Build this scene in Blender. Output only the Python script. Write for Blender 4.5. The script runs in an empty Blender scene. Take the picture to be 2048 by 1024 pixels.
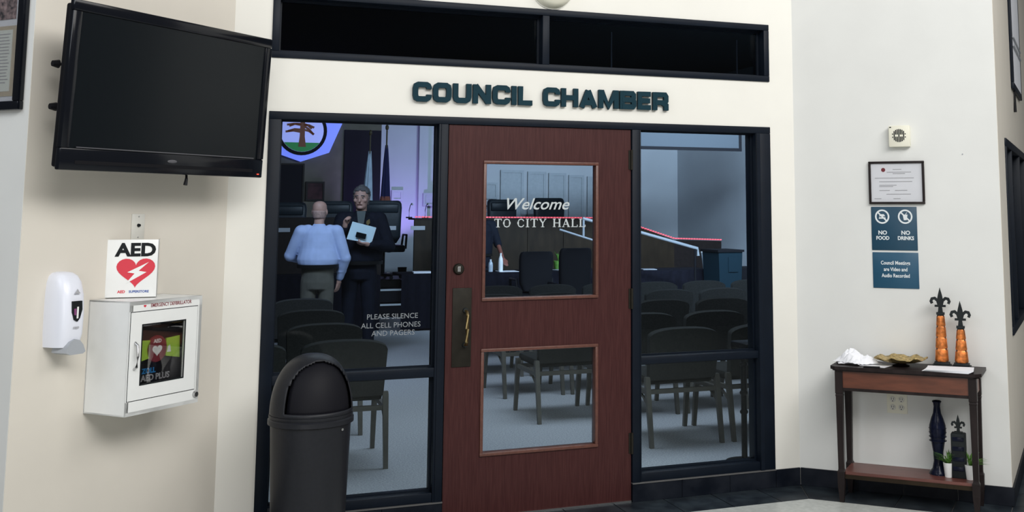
import bpy, bmesh, math, random
from mathutils import Matrix, Vector
C = bpy.context.scene.collection
R = math.radians
S = 2 ** -.5
random.seed(7)
# ------------------------------------------------------------------ camera
YAW, PIT, ROL = 3.74713221e-01, 1.20334353e-01, 7.65275507e-04
FPX, X0, Y0 = 2174.22278, 1228.91111, 158.771523
CAM = Vector((-1.31338172, -5.78498825, 1.59951512))
_f = Vector((math.sin(YAW)*math.cos(PIT), math.cos(YAW)*math.cos(PIT), math.sin(PIT)))
_r0 = Vector((math.cos(YAW), -math.sin(YAW), 0)); _u0 = _r0.cross(_f)
_r = _r0*math.cos(ROL)+_u0*math.sin(ROL); _u = -_r0*math.sin(ROL)+_u0*math.cos(ROL)
cd = bpy.data.cameras.new('camera'); cam = bpy.data.objects.new('camera', cd); C.objects.link(cam)
cam.matrix_world = Matrix((( _r.x, _u.x, -_f.x, CAM.x), (_r.y, _u.y, -_f.y, CAM.y), (_r.z, _u.z, -_f.z, CAM.z), (0, 0, 0, 1)))
cd.sensor_fit = 'HORIZONTAL'; cd.sensor_width = 36; cd.lens = FPX/2048*36
cd.shift_x = (1024-X0)/2048; cd.shift_y = (Y0-512)/2048; cd.clip_end = 100; cd.clip_start = .05
bpy.context.scene.camera = cam
# ------------------------------------------------------------------ light
sc = bpy.context.scene
sc.view_settings.view_transform = 'Standard'; sc.view_settings.look = 'None'
sc.view_settings.exposure = 0; sc.view_settings.gamma = 1; sc.view_settings.use_curve_mapping = False
wd = bpy.data.worlds.new('world'); sc.world = wd; wd.use_nodes = True
wd.node_tree.nodes['Background'].inputs[0].default_value = (.95, .98, 1, 1)
wd.node_tree.nodes['Background'].inputs[1].default_value = .09
def area(name, loc, target, sx, sy, power, col, spread=180):
    l = bpy.data.lights.new(name, 'AREA'); l.shape = 'RECTANGLE'; l.size = sx; l.size_y = sy; l.energy = power; l.color = col
    l.spread = R(spread)
    o = bpy.data.objects.new(name, l); C.objects.link(o); o.location = loc
    o.rotation_euler = (Vector(target)-Vector(loc)).to_track_quat('-Z', 'Y').to_euler()
    return o
area('skylight_main', (1.0, -6.4, 4.9), (.4, -.2, .9), 6, 2, 385, (1, .99, .97))
area('skylight_side', (-4.6, -3.2, 4.2), (.9, -.6, .9), 2.5, 2.5, 66, (.86, .92, 1))
area('skylight_right', (3.7, -3.6, 5.3), (-1.4, -.7, .9), 2.2, 2.2, 82, (1, .98, .95))
area('lobby_low_fill', (-3.3, -7.2, 1.7), (-.2, -.2, .6), 2.0, 2.4, 62, (1, .98, .95))  # added low fill behind the camera, lifts the lower left wall
area('chamber_front_light', (1.8, 2.2, 3.85), (2.0, 3.0, 0), 5, 1.6, 115, (.74, .85, 1))
area('chamber_wall_light', (5.0, 4.9, 4.0), (6.2, 14, 1.8), 2.4, .6, 400, (.64, .79, 1), 115)
area('chamber_side_fill', (3.0, 2.0, 3.7), (7.8, 9.5, 1.9), 1.5, .8, 150, (.62, .78, 1), 100)  # added fill to brighten the chamber's right side wall
area('chamber_people_light', (-.6, 3.4, 3.85), (.2, 6.3, 1.2), 1.2, .8, 26, (.62, .74, 1), 90)
# ------------------------------------------------------------------ geometry from measured points
CL_ = Vector((-1.1129, 0, 0)); CR_ = Vector((2.1416, 0, 0))      # inner corners of the front wall
CFL = Vector((-1.1129-S*1.137, -S*1.137, 0)); CFR = Vector((2.1416+S*1.18, -S*1.18, 0))
def pt(px, py, y):                                              # a measured point on the plane at depth y
    d = _f + _r*(px-X0)/FPX - _u*(py-Y0)/FPX
    t = (y-CAM.y)/d.y
    return CAM + d*t
# ------------------------------------------------------------------ materials
def M(name, col, rough=.5, metal=0, noise=0, scale=20, stretch=(1, 1, 1), bump=0, emit=None, es=1, coat=0, col2=None, spec=.5, det=3):
    m = bpy.data.materials.new(name); m.use_nodes = True; nt = m.node_tree; b = nt.nodes['Principled BSDF']
    if max(col) < .06 and spec == .5: spec = .15
    b.inputs['Base Color'].default_value = (*col, 1); b.inputs['Roughness'].default_value = rough
    b.inputs['Metallic'].default_value = metal; b.inputs['Coat Weight'].default_value = coat
    b.inputs['Specular IOR Level'].default_value = spec
    if emit: b.inputs['Emission Color'].default_value = (*emit, 1); b.inputs['Emission Strength'].default_value = es
    if noise or bump or col2:
        tc = nt.nodes.new('ShaderNodeTexCoord'); mp = nt.nodes.new('ShaderNodeMapping'); mp.inputs['Scale'].default_value = stretch
        nz = nt.nodes.new('ShaderNodeTexNoise'); nz.inputs['Scale'].default_value = scale; nz.inputs['Detail'].default_value = det
        nt.links.new(tc.outputs['Object'], mp.inputs[0]); nt.links.new(mp.outputs[0], nz.inputs['Vector'])
        if noise or col2:
            rp = nt.nodes.new('ShaderNodeValToRGB')
            rp.color_ramp.elements[0].position = .35; rp.color_ramp.elements[1].position = .68
            a = col if col2 else tuple(c*(1-noise) for c in col); c2 = col2 or tuple(min(1, c*(1+noise)) for c in col)
            rp.color_ramp.elements[0].color = (*a, 1); rp.color_ramp.elements[1].color = (*c2, 1)
            nt.links.new(nz.outputs['Fac'], rp.inputs[0]); nt.links.new(rp.outputs[0], b.inputs['Base Color'])
        if bump:
            bp = nt.nodes.new('ShaderNodeBump'); bp.inputs['Strength'].default_value = bump; bp.inputs['Distance'].default_value = .01
            nt.links.new(nz.outputs['Fac'], bp.inputs['Height']); nt.links.new(bp.outputs[0], b.inputs['Normal'])
    return m
def glassmat(name, tint, refl=.5, rough=0.0):
    m = bpy.data.materials.new(name); m.use_nodes = True; nt = m.node_tree; nt.nodes.remove(nt.nodes['Principled BSDF'])
    out = nt.nodes['Material Output']; tr = nt.nodes.new('ShaderNodeBsdfTransparent'); gl = nt.nodes.new('ShaderNodeBsdfGlossy')
    gl.inputs['Roughness'].default_value = rough; tr.inputs[0].default_value = (*tint, 1)
    fr = nt.nodes.new('ShaderNodeFresnel'); fr.inputs[0].default_value = 1.45
    mx = nt.nodes.new('ShaderNodeMixShader'); mu = nt.nodes.new('ShaderNodeMath'); mu.operation = 'MULTIPLY'; mu.inputs[1].default_value = refl
    nt.links.new(fr.outputs[0], mu.inputs[0]); nt.links.new(mu.outputs[0], mx.inputs[0])
    nt.links.new(tr.outputs[0], mx.inputs[1]); nt.links.new(gl.outputs[0], mx.inputs[2]); nt.links.new(mx.outputs[0], out.inputs[0])
    return m
m = {}
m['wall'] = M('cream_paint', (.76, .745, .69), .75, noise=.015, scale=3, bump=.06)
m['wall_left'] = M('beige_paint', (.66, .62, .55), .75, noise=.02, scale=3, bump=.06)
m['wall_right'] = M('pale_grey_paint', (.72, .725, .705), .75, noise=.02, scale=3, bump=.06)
m['frame'] = M('dark_bronze_aluminium', (.0045, .008, .015), .45, noise=.1, scale=8, spec=.16)
m['door'] = M('mahogany_veneer', (.043, .0135, .0135), .42, scale=30, stretch=(6, 6, .25), col2=(.062, .021, .02), bump=.02, spec=.18)
m['moulding'] = M('mahogany_moulding', (.11, .042, .03), .38, scale=30, stretch=(2, 2, 2), noise=.15)
m['glass'] = glassmat('clear_glass', (.86, .91, .93), .40)
m['glass_dark'] = glassmat('smoked_glass', (.34, .38, .40), .5)
m['glass_thin'] = glassmat('picture_glass', (.97, .97, .97), .5)
m['letter'] = M('teal_letter', (.0035, .028, .042), .6, noise=.05, spec=.15)
m['etch'] = M('frosted_white_vinyl', (.50, .54, .55), .7, spec=.1)
m['etch_grey'] = M('grey_white_vinyl', (.24, .26, .28), .7, spec=.1)  # greyer than the door vinyl
m['black'] = M('black_plastic', (.009, .009, .011), .4, noise=.05)
m['black_gloss'] = M('glossy_black', (.005, .006, .009), .15, spec=.3)
m['screen'] = M('screen_black', (.005, .007, .009), .2, spec=.22)
m['grey_line'] = M('grey_plastic', (.09, .09, .1), .3)
m['black_matt'] = M('matt_black', (.006, .006, .008), .7)
m['trash'] = M('charcoal_plastic', (.011, .012, .016), .45, noise=.1, scale=60, bump=.03, spec=.3)
m['trash_flap'] = M('dark_flap_plastic', (.004, .004, .007), .6, spec=.2)
m['white'] = M('white_enamel', (.80, .81, .80), .32, noise=.01)
m['white_plastic'] = M('white_plastic', (.76, .78, .86), .28)
m['cream_plastic'] = M('cream_plastic', (.78, .76, .64), .45)
m['offwhite'] = M('almond_plastic', (.66, .65, .60), .4)
m['grey_plastic'] = M('mid_grey_plastic', (.36, .38, .41), .4)
m['red'] = M('red_print', (.62, .03, .055), .5)
m['darkred'] = M('maroon_print', (.20, .02, .03), .5)
m['blue_print'] = M('blue_print', (.02, .08, .35), .5)
m['ink'] = M('black_ink', (.01, .012, .014), .5)
m['print_grey'] = M('grey_ink', (.38, .38, .40), .7)
m['lime'] = M('lime_plastic', (.38, .60, .06), .45)
m['chrome'] = M('brushed_metal', (.55, .55, .55), .3, 1)
m['brass'] = M('aged_brass', (.55, .42, .20), .28, 1, noise=.1)
m['bronze'] = M('dark_bronze_plate', (.020, .018, .014), .5, .2, noise=.15)
m['paper'] = M('white_paper', (.85, .86, .90), .8, noise=.01)
m['yellow'] = M('yellow_paper', (.80, .80, .16), .8)
m['mat_board'] = M('white_mat_board', (.78, .80, .86), .7)
m['mat_tan'] = M('tan_mat_board', (.52, .45, .34), .8, noise=.05)
m['doc'] = M('document_paper', (.74, .77, .72), .8)
m['sign'] = M('navy_teal_sign', (.006, .05, .095), .4, noise=.03)
m['sign2'] = M('blue_teal_sign', (.008, .07, .135), .4, noise=.03)
m['sign_white'] = M('sign_white', (.72, .76, .78), .5)
m['espresso'] = M('espresso_wood', (.018, .013, .013), .42, noise=.25, scale=25, stretch=(1, 1, .2))
m['cherry'] = M('cherry_wood', (.12, .036, .018), .35, noise=.22, scale=18, stretch=(.4, 2, 2))
m['cherry_shelf'] = M('cherry_shelf_wood', (.13, .045, .036), .35, noise=.2, scale=18, stretch=(.4, 2, 2))
m['copper'] = M('amber_copper', (.62, .19, .045), .34, .6, noise=.45, scale=40)
m['iron'] = M('dark_iron', (.022, .026, .028), .55, .3, noise=.2)
m['gold'] = M('gold_leaf_bowl', (.52, .39, .17), .38, .7, noise=.35, scale=60, bump=.5)
m['navy_glaze'] = M('navy_black_glaze', (.006, .008, .022), .22, noise=.3, scale=30, bump=.2)
m['green'] = M('leaf_green', (.10, .24, .035), .6, noise=.3)
m['tile'] = M('black_slate_tile', (.012, .016, .022), .32, scale=9, col2=(.03, .04, .048), bump=.08)
m['tile_base'] = M('black_marble_base', (.004, .006, .011), .4, scale=7, col2=(.014, .017, .024), bump=.03)
m['grout'] = M('grey_grout', (.10, .10, .10), .8)
m['terrazzo'] = M('pale_polished_stone', (.55, .57, .54), .25, noise=.08, scale=30)
m['pole'] = M('dark_flag_pole', (.05, .04, .02), .4)
m['carpet'] = M('grey_loop_carpet', (.43, .435, .45), .95, noise=.22, scale=90, bump=.3, det=5)
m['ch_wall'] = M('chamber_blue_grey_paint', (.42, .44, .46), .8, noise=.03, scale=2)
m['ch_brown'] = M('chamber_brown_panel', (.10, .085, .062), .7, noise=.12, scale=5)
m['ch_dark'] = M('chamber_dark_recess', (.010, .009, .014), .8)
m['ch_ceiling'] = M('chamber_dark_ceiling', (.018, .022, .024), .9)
m['panel_blue'] = M('grey_blue_panel', (.34, .37, .39), .7, noise=.05)
m['dais_wood'] = M('dark_walnut', (.022, .0145, .008), .45, noise=.25, scale=10, stretch=(1, 1, .3))
m['dais_dark'] = M('black_walnut', (.012, .008, .007), .5, noise=.2)
m['fabric_dark'] = M('charcoal_upholstery', (.034, .034, .032), .85, noise=.15, scale=80, bump=.1)
m['chair_leg'] = M('taupe_chair_legs', (.11, .10, .083), .45, noise=.08)
m['leather'] = M('black_leather', (.012, .018, .024), .38, noise=.15, scale=30, bump=.1)
m['skin'] = M('skin', (.50, .30, .235), .55, noise=.06, scale=30)
m['skin_dark'] = M('skin_ruddy', (.20, .07, .05), .6)
m['shirt_blue'] = M('pale_blue_shirt', (.44, .54, .80), .8, noise=.06, scale=12, bump=.35)
m['khaki'] = M('khaki_trousers', (.10, .095, .075), .85, noise=.12, scale=12, bump=.2)
m['uniform'] = M('navy_uniform', (.008, .010, .018), .8, noise=.15, scale=20, bump=.2)
m['undershirt'] = M('grey_green_shirt', (.10, .12, .12), .8)
m['hair_grey'] = M('grey_hair', (.10, .095, .095), .8, noise=.3, scale=60, bump=.4)
m['hair_white'] = M('white_hair', (.44, .29, .24), .8, noise=.2, scale=60)
m['shoe'] = M('black_shoe', (.01, .01, .01), .35)
m['folder'] = M('white_folder', (.62, .80, .86), .7)
m['water'] = M('clear_bottle_plastic', (.42, .48, .54), .15, noise=.1)
m['cloth_black'] = M('black_table_cloth', (.006, .006, .011), .9, noise=.2)
m['rail'] = M('pale_steel_rail', (.26, .28, .30), .5)
m['nosing'] = M('pale_stair_nosing', (.50, .54, .55), .6)
m['flag_white'] = M('white_flag', (.34, .42, .50), .8, noise=.1, scale=8)
m['flag_navy'] = M('navy_flag', (.01, .012, .05), .8)
m['flag_red'] = M('red_gold_flag', (.18, .05, .03), .8)
m['led'] = M('red_led', (.5, .1, .12), .5, emit=(1, .10, .14), es=1.0)
m['seal_light'] = M('backlit_blue_acrylic', (.1, .12, .4), .4, emit=(.16, .22, .95), es=.95)
m['seal_sky'] = M('backlit_pale_seal', (.1, .12, .4), .4, emit=(.34, .38, .82), es=.9)
m['trunk'] = M('tree_trunk_print', (.09, .04, .02), .7, emit=(.08, .03, .02), es=.6)
m['grass'] = M('green_print', (.02, .16, .04), .7, emit=(.015, .12, .04), es=.8)
m['redlight'] = M('indicator_red', (.5, .05, .03), .5, emit=(1, .1, .05), es=.6)
# ------------------------------------------------------------------ builders
class MB:
    def __init__(s): s.b = bmesh.new()
    def box(s, x0, x1, y0, y1, z0, z1, bev=0, mt=None):
        r = bmesh.ops.create_cube(s.b, size=1)['verts']
        for v in r: v.co = Vector((x0+(v.co.x+.5)*(x1-x0), y0+(v.co.y+.5)*(y1-y0), z0+(v.co.z+.5)*(z1-z0)))
        if bev:
            es = list({e for v in r for e in v.link_edges})
            n0 = set(s.b.verts) - set(r)
            bmesh.ops.bevel(s.b, geom=es, offset=bev, segments=2, affect='EDGES', profile=.5)
            if mt is not None:
                for v in set(s.b.verts)-n0: v.co = mt @ v.co
        elif mt is not None:
            for v in r: v.co = mt @ v.co
        return s
    def rings(s, rs, cap=True):
        vs = [[s.b.verts.new(p) for p in r] for r in rs]
        n = len(vs[0])
        for a, b in zip(vs, vs[1:]):
            for i in range(n):
                try: s.b.faces.new((a[i], a[(i+1) % n], b[(i+1) % n], b[i]))
                except ValueError: pass
        if cap:
            s.b.faces.new(vs[0][::-1]); s.b.faces.new(vs[-1])
        return s
    def lathe(s, prof, n=24, c=(0, 0, 0), sx=1, sy=1, mt=None):
        rs = []
        for r, z in prof:
            ring = [Vector((c[0]+max(r, .0004)*sx*math.cos(2*math.pi*i/n), c[1]+max(r, .0004)*sy*math.sin(2*math.pi*i/n), c[2]+z)) for i in range(n)]
            rs.append([mt @ p for p in ring] if mt is not None else ring)
        return s.rings(rs)
    def cyl(s, p0, p1, r0, r1=None, n=16):
        p0, p1 = Vector(p0), Vector(p1); r1 = r0 if r1 is None else r1
        q = (p1-p0).to_track_quat('Z', 'Y')
        f = lambda p, r: [p + q @ Vector((r*math.cos(2*math.pi*i/n), r*math.sin(2*math.pi*i/n), 0)) for i in range(n)]
        return s.rings([f(p0, r0), f(p1, r1)])
    def cap(s, p0, p1, r0, r1=None, n=14, k=4):
        p0, p1 = Vector(p0), Vector(p1); r1 = r0 if r1 is None else r1
        q = (p1-p0).to_track_quat('Z', 'Y'); L = (p1-p0).length; rs = []
        pr = [(r0*math.cos(a), -r0*math.sin(a)) for a in [math.pi/2*(.97-i/k) for i in range(k)]] + [(r0, 0), (r1, L)] + \
             [(r1*math.cos(a), L+r1*math.sin(a)) for a in [math.pi/2*(.97*(i+1)/k) for i in range(k)]]
        for r, z in pr: rs.append([p0 + q @ Vector((r*math.cos(2*math.pi*i/n), r*math.sin(2*math.pi*i/n), z)) for i in range(n)])
        return s.rings(rs)
    def tube(s, pts, r, n=8, closed=False):
        pts = [Vector(p) for p in pts]; rs = []
        for i, p in enumerate(pts):
            a = pts[max(i-1, 0)]; b = pts[min(i+1, len(pts)-1)]
            q = (b-a).to_track_quat('Z', 'Y')
            rr = r[i] if isinstance(r, (list, tuple)) else r
            rs.append([p + q @ Vector((rr*math.cos(2*math.pi*j/n), rr*math.sin(2*math.pi*j/n), 0)) for j in range(n)])
        return s.rings(rs)
    def loft(s, rs, n=20):          # (cx, cy, z, rx, ry)
        return s.rings([[Vector((c[0]+c[3]*math.cos(2*math.pi*i/n), c[1]+c[4]*math.sin(2*math.pi*i/n), c[2])) for i in range(n)] for c in rs])
    def ell(s, c, r, n=14, mt=None):
        g = bmesh.ops.create_uvsphere(s.b, u_segments=n, v_segments=max(8, n*2//3), radius=1)['verts']
        for v in g:
            v.co = Vector((v.co.x*r[0], v.co.y*r[1], v.co.z*r[2]))
            if mt is not None: v.co = mt @ v.co
            v.co += Vector(c)
        return s
    def prism(s, poly, y0, y1):     # polygon in xz, extruded from y0 to y1
        return s.rings([[Vector((x, y0, z)) for x, z in poly], [Vector((x, y1, z)) for x, z in poly]])
    def prism_z(s, poly, z0, z1):
        return s.rings([[Vector((x, y, z0)) for x, y in poly], [Vector((x, y, z1)) for x, y in poly]])
    def stroke(s, pts, w, y0, y1, closed=False):   # thick polyline in xz
        P = [Vector((p[0], p[1])) for p in pts]; n = len(P); Lf, Rt = [], []
        for i in range(n):
            a = P[i-1] if (i > 0 or closed) else None; b = P[(i+1) % n] if (i < n-1 or closed) else None
            d1 = (P[i]-a).normalized() if a is not None else None; d2 = (b-P[i]).normalized() if b is not None else None
            if d1 is None: d1 = d2
            if d2 is None: d2 = d1
            t = (d1+d2).normalized(); nn = Vector((-t.y, t.x)); k = max(.78, nn.dot(Vector((-d1.y, d1.x))))
            o = nn*(w/2/k); Lf.append(P[i]+o); Rt.append(P[i]-o)
        for i in range(n if closed else n-1):
            j = (i+1) % n
            s.jit = getattr(s, 'jit', 0)+1; q = (s.jit % 23)*abs(y1-y0)*.012
            s.prism([(Lf[i].x, Lf[i].y), (Lf[j].x, Lf[j].y), (Rt[j].x, Rt[j].y), (Rt[i].x, Rt[i].y)], y0-q, y1)
        return s
    def frame(s, x0, x1, z0, z1, w, y0, y1, bev=0):
        s.box(x0, x1, y0, y1, z1-w, z1, bev); s.box(x0, x1, y0, y1, z0, z0+w, bev)
        s.box(x0, x0+w, y0, y1, z0+w, z1-w, bev); s.box(x1-w, x1, y0, y1, z0+w, z1-w, bev); return s
    def build(s, name, mt, parent=None, smooth=None, kind=None, label=None):
        bmesh.ops.recalc_face_normals(s.b, faces=s.b.faces[:])
        me = bpy.data.meshes.new(name); s.b.to_mesh(me); s.b.free(); me.materials.append(m[mt] if isinstance(mt, str) else mt)
        if smooth:
            for p in me.polygons: p.use_smooth = True
            me.set_sharp_from_angle(angle=R(smooth))
        o = bpy.data.objects.new(name, me); C.objects.link(o)
        if parent: o.parent = parent
        if kind: o['kind'] = kind
        if label: o['label'] = label
        return o
def thing(name, label, cat, loc=(0, 0, 0), rz=0, group=None):
    o = bpy.data.objects.new(name, None); C.objects.link(o); o.empty_display_size = .1
    o.location = loc; o.rotation_euler = (0, 0, R(rz)); o['label'] = label; o['category'] = cat
    if group: o['group'] = group
    return o
def tag(o, label, cat, group=None):
    o['label'] = label; o['category'] = cat
    if group: o['group'] = group
    return o
def shell(name, loc=(0, 0, 0), rz=0):
    o = bpy.data.objects.new(name, None); C.objects.link(o); o.location = loc; o.rotation_euler = (0, 0, R(rz)); o['kind'] = 'structure'; return o
def dup(root):
    r = root.copy(); C.objects.link(r)
    for ch in root.children:
        c = ch.copy(); C.objects.link(c); c.parent = r
        for g in ch.children:
            d = g.copy(); C.objects.link(d); d.parent = c
    return r
def text(s, size, ext, mt, parent, loc, name='lettering', off=0, shear=0, sx=1, align='CENTER', rot=0, sz=1):
    cu = bpy.data.curves.new('t', 'FONT'); cu.body = s; cu.size = size; cu.extrude = ext/2; cu.offset = off; cu.shear = shear
    cu.align_x = align; cu.align_y = 'CENTER'; cu.resolution_u = 3
    t = bpy.data.objects.new('t', cu); C.objects.link(t); dg = bpy.context.evaluated_depsgraph_get(); dg.update()
    me = bpy.data.meshes.new_from_object(t.evaluated_get(dg)); bpy.data.objects.remove(t)
    cr, sr = math.cos(rot), math.sin(rot)
    for v in me.vertices:
        x, y, z = v.co.x*sx, v.co.y*sz, v.co.z; x, y = x*cr-y*sr, x*sr+y*cr; v.co = (x+loc[0], -z+loc[1], y+loc[2])
    me.materials.clear(); me.materials.append(m[mt])
    o = bpy.data.objects.new(name, me); C.objects.link(o); o.parent = parent; return o
def LW(u, z=0, off=0):   # point on the left wall: u metres from the corner with the front wall
    return Vector((CL_.x-S*u+S*off, -S*u-S*off, z))
def RW(u, z=0, off=0):
    return Vector((CR_.x+S*u-S*off, -S*u-S*off, z))
# ================================================================== SETTING
WH = 3.7
# front wall (between lobby and chamber) with openings
b = MB(); th = .14
for (x0, x1, z0, z1) in [(-1.1129, -.93, 0, WH), (1.974, 2.1416, 0, WH), (-.93, 1.974, 2.104, 2.38), (-.93, 1.974, 2.732, WH)]:
    b.box(x0, x1, 0, th, z0, z1)
b.build('wall_front', 'wall', kind='structure')
# chamfer walls and returns
def slab(name, loc, rz, L, mt, x0=0, extra=None):
    o = MB().box(x0, x0+L, 0, .12, 0, WH).build(name, mt, kind='structure'); o.location = loc; o.rotation_euler = (0, 0, R(rz)); return o
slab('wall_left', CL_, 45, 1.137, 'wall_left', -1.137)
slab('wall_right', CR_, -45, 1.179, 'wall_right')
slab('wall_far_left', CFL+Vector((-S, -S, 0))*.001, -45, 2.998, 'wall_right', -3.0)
# far right return wall, with a window opening u .5-2.6, z .86-2.05
b = MB()
for (x0, x1, z0, z1) in [(.002, .51, 0, WH), (2.62, 7.0, 0, WH), (.51, 2.62, 0, .86), (.51, 2.62, 2.04, WH)]: b.box(x0, x1, -.001, .12, z0, z1)
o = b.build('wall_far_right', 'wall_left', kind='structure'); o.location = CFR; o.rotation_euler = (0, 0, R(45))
# lobby floor with slate border tiles
fl = MB().prism_z([(-5, -8), (8.6, -8), (8.6, 5), (8.1, 4.45), (3.86, .135), (-2.6, .135), (-5, 2.4)], -.08, -.006).build('floor', 'grout', kind='structure')
lw_in = LW(1.137, 0, .0)
off = .30
fa = Vector((CL_.x + off*math.tan(R(22.5)), -off, 0)); fb = Vector((CR_.x - off*math.tan(R(22.5)), -off, 0))
qc = CFR + Vector((0, -.6*S, 0))
la = fa + Vector((-S, -S, 0))*1.3; rb = fb + Vector((S, -S, 0))*1.18
MB().prism_z([(fa.x, fa.y), (fb.x, fb.y), (qc.x, qc.y), (qc.x+4.6, qc.y+4.6), (8.2, -8), (-4.6, -8), (-4.6, la.y), (la.x, la.y)], -.02, 0).build('floor_field', 'terrazzo', fl, label='pale polished stone field')
def tiles(p0, p1, nrm, w, depth, skew0=0, skew1=0):
    p0, p1 = Vector(p0), Vector(p1); d = (p1-p0); L = d.length; d.normalize(); n = max(1, round(L/w)); g = .003
    for i in range(n):
        a = L*i/n+g; c = L*(i+1)/n-g
        s0 = skew0 if i == 0 else 0; s1 = skew1 if i == n-1 else 0
        q = [p0+d*a, p0+d*c, p0+d*(c+s1)+nrm*(depth-g), p0+d*(a+s0)+nrm*(depth-g)]
        MB().prism_z([(v.x, v.y) for v in q], -.02, random.uniform(-.0006, .0006)).build('floor_tile', 'tile', fl)
sk = off*math.tan(R(22.5))
tiles((-1.1129, 0, 0), (2.1416, 0, 0), Vector((0, -1, 0)), .308, off, sk, -sk)
tiles(CR_, CFR, Vector((-S, -S, 0)), .30, off, -0.0+sk, 0)
tiles(LW(1.137), CL_, Vector((S, -S, 0)), .30, off, 0, -sk)
tiles(CFR, CFR+Vector((S, S, 0))*4.5, Vector((S, -S, 0)), .30, off)
tiles(CFR, CFR+Vector((S, -S, 0))*.3, Vector((-S, -S, 0)), .30, off)
# baseboards
def base(name, loc, rz, x0, x1):
    r = shell(name, loc, rz); n = max(1, round((x1-x0)/.31))
    for i in range(n):
        MB().box(x0+(x1-x0)*i/n+.001, x0+(x1-x0)*(i+1)/n-.001, -.012, 0, 0, .098, .001).build('base_tile', 'tile_base', r)
base('baseboard_front_left', (0, 0, 0), 0, -1.108, -.93); base('baseboard_front_right', (0, 0, 0), 0, 1.974, 2.137)
base('baseboard_left', CL_, 45, -1.137, -.005); base('baseboard_right', CR_, -45, .005, 1.19)
base('baseboard_far_left', CFL, -45, -3, 0); base('baseboard_far_right', CFR, 45, -.01, 7.0)
# black stone sills below the sidelights
for nm, a, c in (('trim_1', -.93, 0.0), ('trim_2', 1.067, 1.974)):
    r = shell(nm); n = round((c-a)/.31)
    for i in range(n): MB().box(a+(c-a)*i/n+.001, a+(c-a)*(i+1)/n-.001, -.012, .13, 0, .096, .001).build('base_tile', 'tile_base', r)
    MB().box(a, c, -.016, .13, .096, .102).build('sill_edge', 'grout', r)
# door frame (jambs and head), structural trim
r = shell('trim_3')
b = MB(); b.box(-.93, 1.974, -.008, .13, 2.064, 2.104, .003); b.build('frame_head', 'frame', r, 40)
MB().box(-.042, -.002, -.008, .13, 0, 2.064, .003).build('frame_jamb', 'frame', r, 40)
MB().box(1.069, 1.116, -.008, .13, 0, 2.064, .003).build('frame_jamb', 'frame', r, 40)
# sidelights
def sidelight(name, x0, x1, zm0, zm1, zb, wl, wr):
    r = shell(name)
    MB().box(x0, x0+wl, -.008, .13, .102, 2.064, .003).build('frame_stile', 'frame', r, 40)
    MB().box(x1-wr, x1, -.008, .13, .102, 2.064, .003).build('frame_stile', 'frame', r, 40)
    MB().box(x0+wl, x1-wr, -.004, .12, zm0, zm1, .003).build('mullion', 'frame', r, 40)
    MB().box(x0+wl, x1-wr, -.004, .12, .102, zb, .003).build('bottom_rail', 'frame', r, 40)
    MB().box(x0+wl-.003, x1-wr+.003, .055, .061, zm1-.004, 2.068).build('pane', 'glass', r)
    MB().box(x0+wl-.003, x1-wr+.003, .055, .061, zb-.004, zm0+.004).build('pane', 'glass', r)
    b = MB()
    for z0, z1 in ((zm1, 2.064), (zb, zm0)): b.frame(x0+wl, x1-wr, z0, z1, .009, .045, .055)
    b.build('glazing_bead', 'frame', r)
    return r
w1 = sidelight('window_1', -.93, -.042, .735, .782, .150, .062, .012)
w2 = sidelight('window_2', 1.116, 1.974, .740, .782, .150, .008, .100)
MB().box(1.876, 1.9, -.014, -.008, .102, 2.064, .001).build('stile_rib', 'frame', w2)
# transom window
r = shell('window_3')
b = MB(); b.frame(-.93, 1.974, 2.38, 2.732, .036, -.01, .13, .003); b.build('transom_frame', 'frame', r, 40)
MB().box(.525, .566, -.006, .12, 2.416, 2.696, .003).build('mullion', 'frame', r, 40)
MB().box(-.894, .525, .075, .081, 2.416, 2.696).build('pane', 'glass_dark', r)
MB().box(.566, 1.938, .075, .081, 2.416, 2.696).build('pane', 'glass_dark', r)
b = MB(); b.frame(-.894, .525, 2.416, 2.696, .012, .06, .074); b.frame(.566, 1.938, 2.416, 2.696, .012, .06, .074); b.build('glazing_bead', 'frame', r)
# return-wall window (far right)
r = shell('window_4', CFR, 45)
b = MB(); b.frame(.51, 2.62, .86, 2.045, .05, -.012, .11, .003); b.build('window_frame', 'frame', r, 40)
for x in (1.05, 1.9):
    MB().box(x-.02, x+.02, -.008, .1, .91, 1.995, .003).build('mullion', 'frame', r, 40)
for a, c in ((.56, 1.03), (1.07, 1.88), (1.92, 2.57)): MB().box(a, c, .04, .046, .91, 1.995).build('pane', 'glass_dark', r)
MB().box(.5, 2.63, .115, .12, .85, 2.05).build('blind', 'black_matt', r, label='closed dark blind behind the glass')
# door
d = shell('door_1')
UL, UR, UT, UB, LT, LB = .1968, .8651, 1.8712, 1.1171, .8661, .3104
b = MB(); y0, y1 = .004, .049
xs = [.004, UL+.004, UR-.004, 1.064]; zs_ = [.008, LB+.004, LT-.004, UB+.004, UT-.004, 2.062]
gv = [[[b.b.verts.new((x, y, z)) for z in zs_] for x in xs] for y in (y0, y1)]
for i in range(3):
    for j in range(5):
        if i == 1 and j in (1, 3):
            for (a0, a1), (c0, c1) in ((((i, j), (i+1, j)), (0, 0)), (((i+1, j), (i+1, j+1)), (0, 0)), (((i+1, j+1), (i, j+1)), (0, 0)), (((i, j+1), (i, j)), (0, 0))):
                b.b.faces.new((gv[0][a0[0]][a0[1]], gv[0][a1[0]][a1[1]], gv[1][a1[0]][a1[1]], gv[1][a0[0]][a0[1]]))
            continue
        for q in (0, 1): b.b.faces.new((gv[q][i][j], gv[q][i+1][j], gv[q][i+1][j+1], gv[q][i][j+1]))
for i in range(3):
    for j in (0, 5): b.b.faces.new((gv[0][i][j], gv[0][i+1][j], gv[1][i+1][j], gv[1][i][j]))
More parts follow.
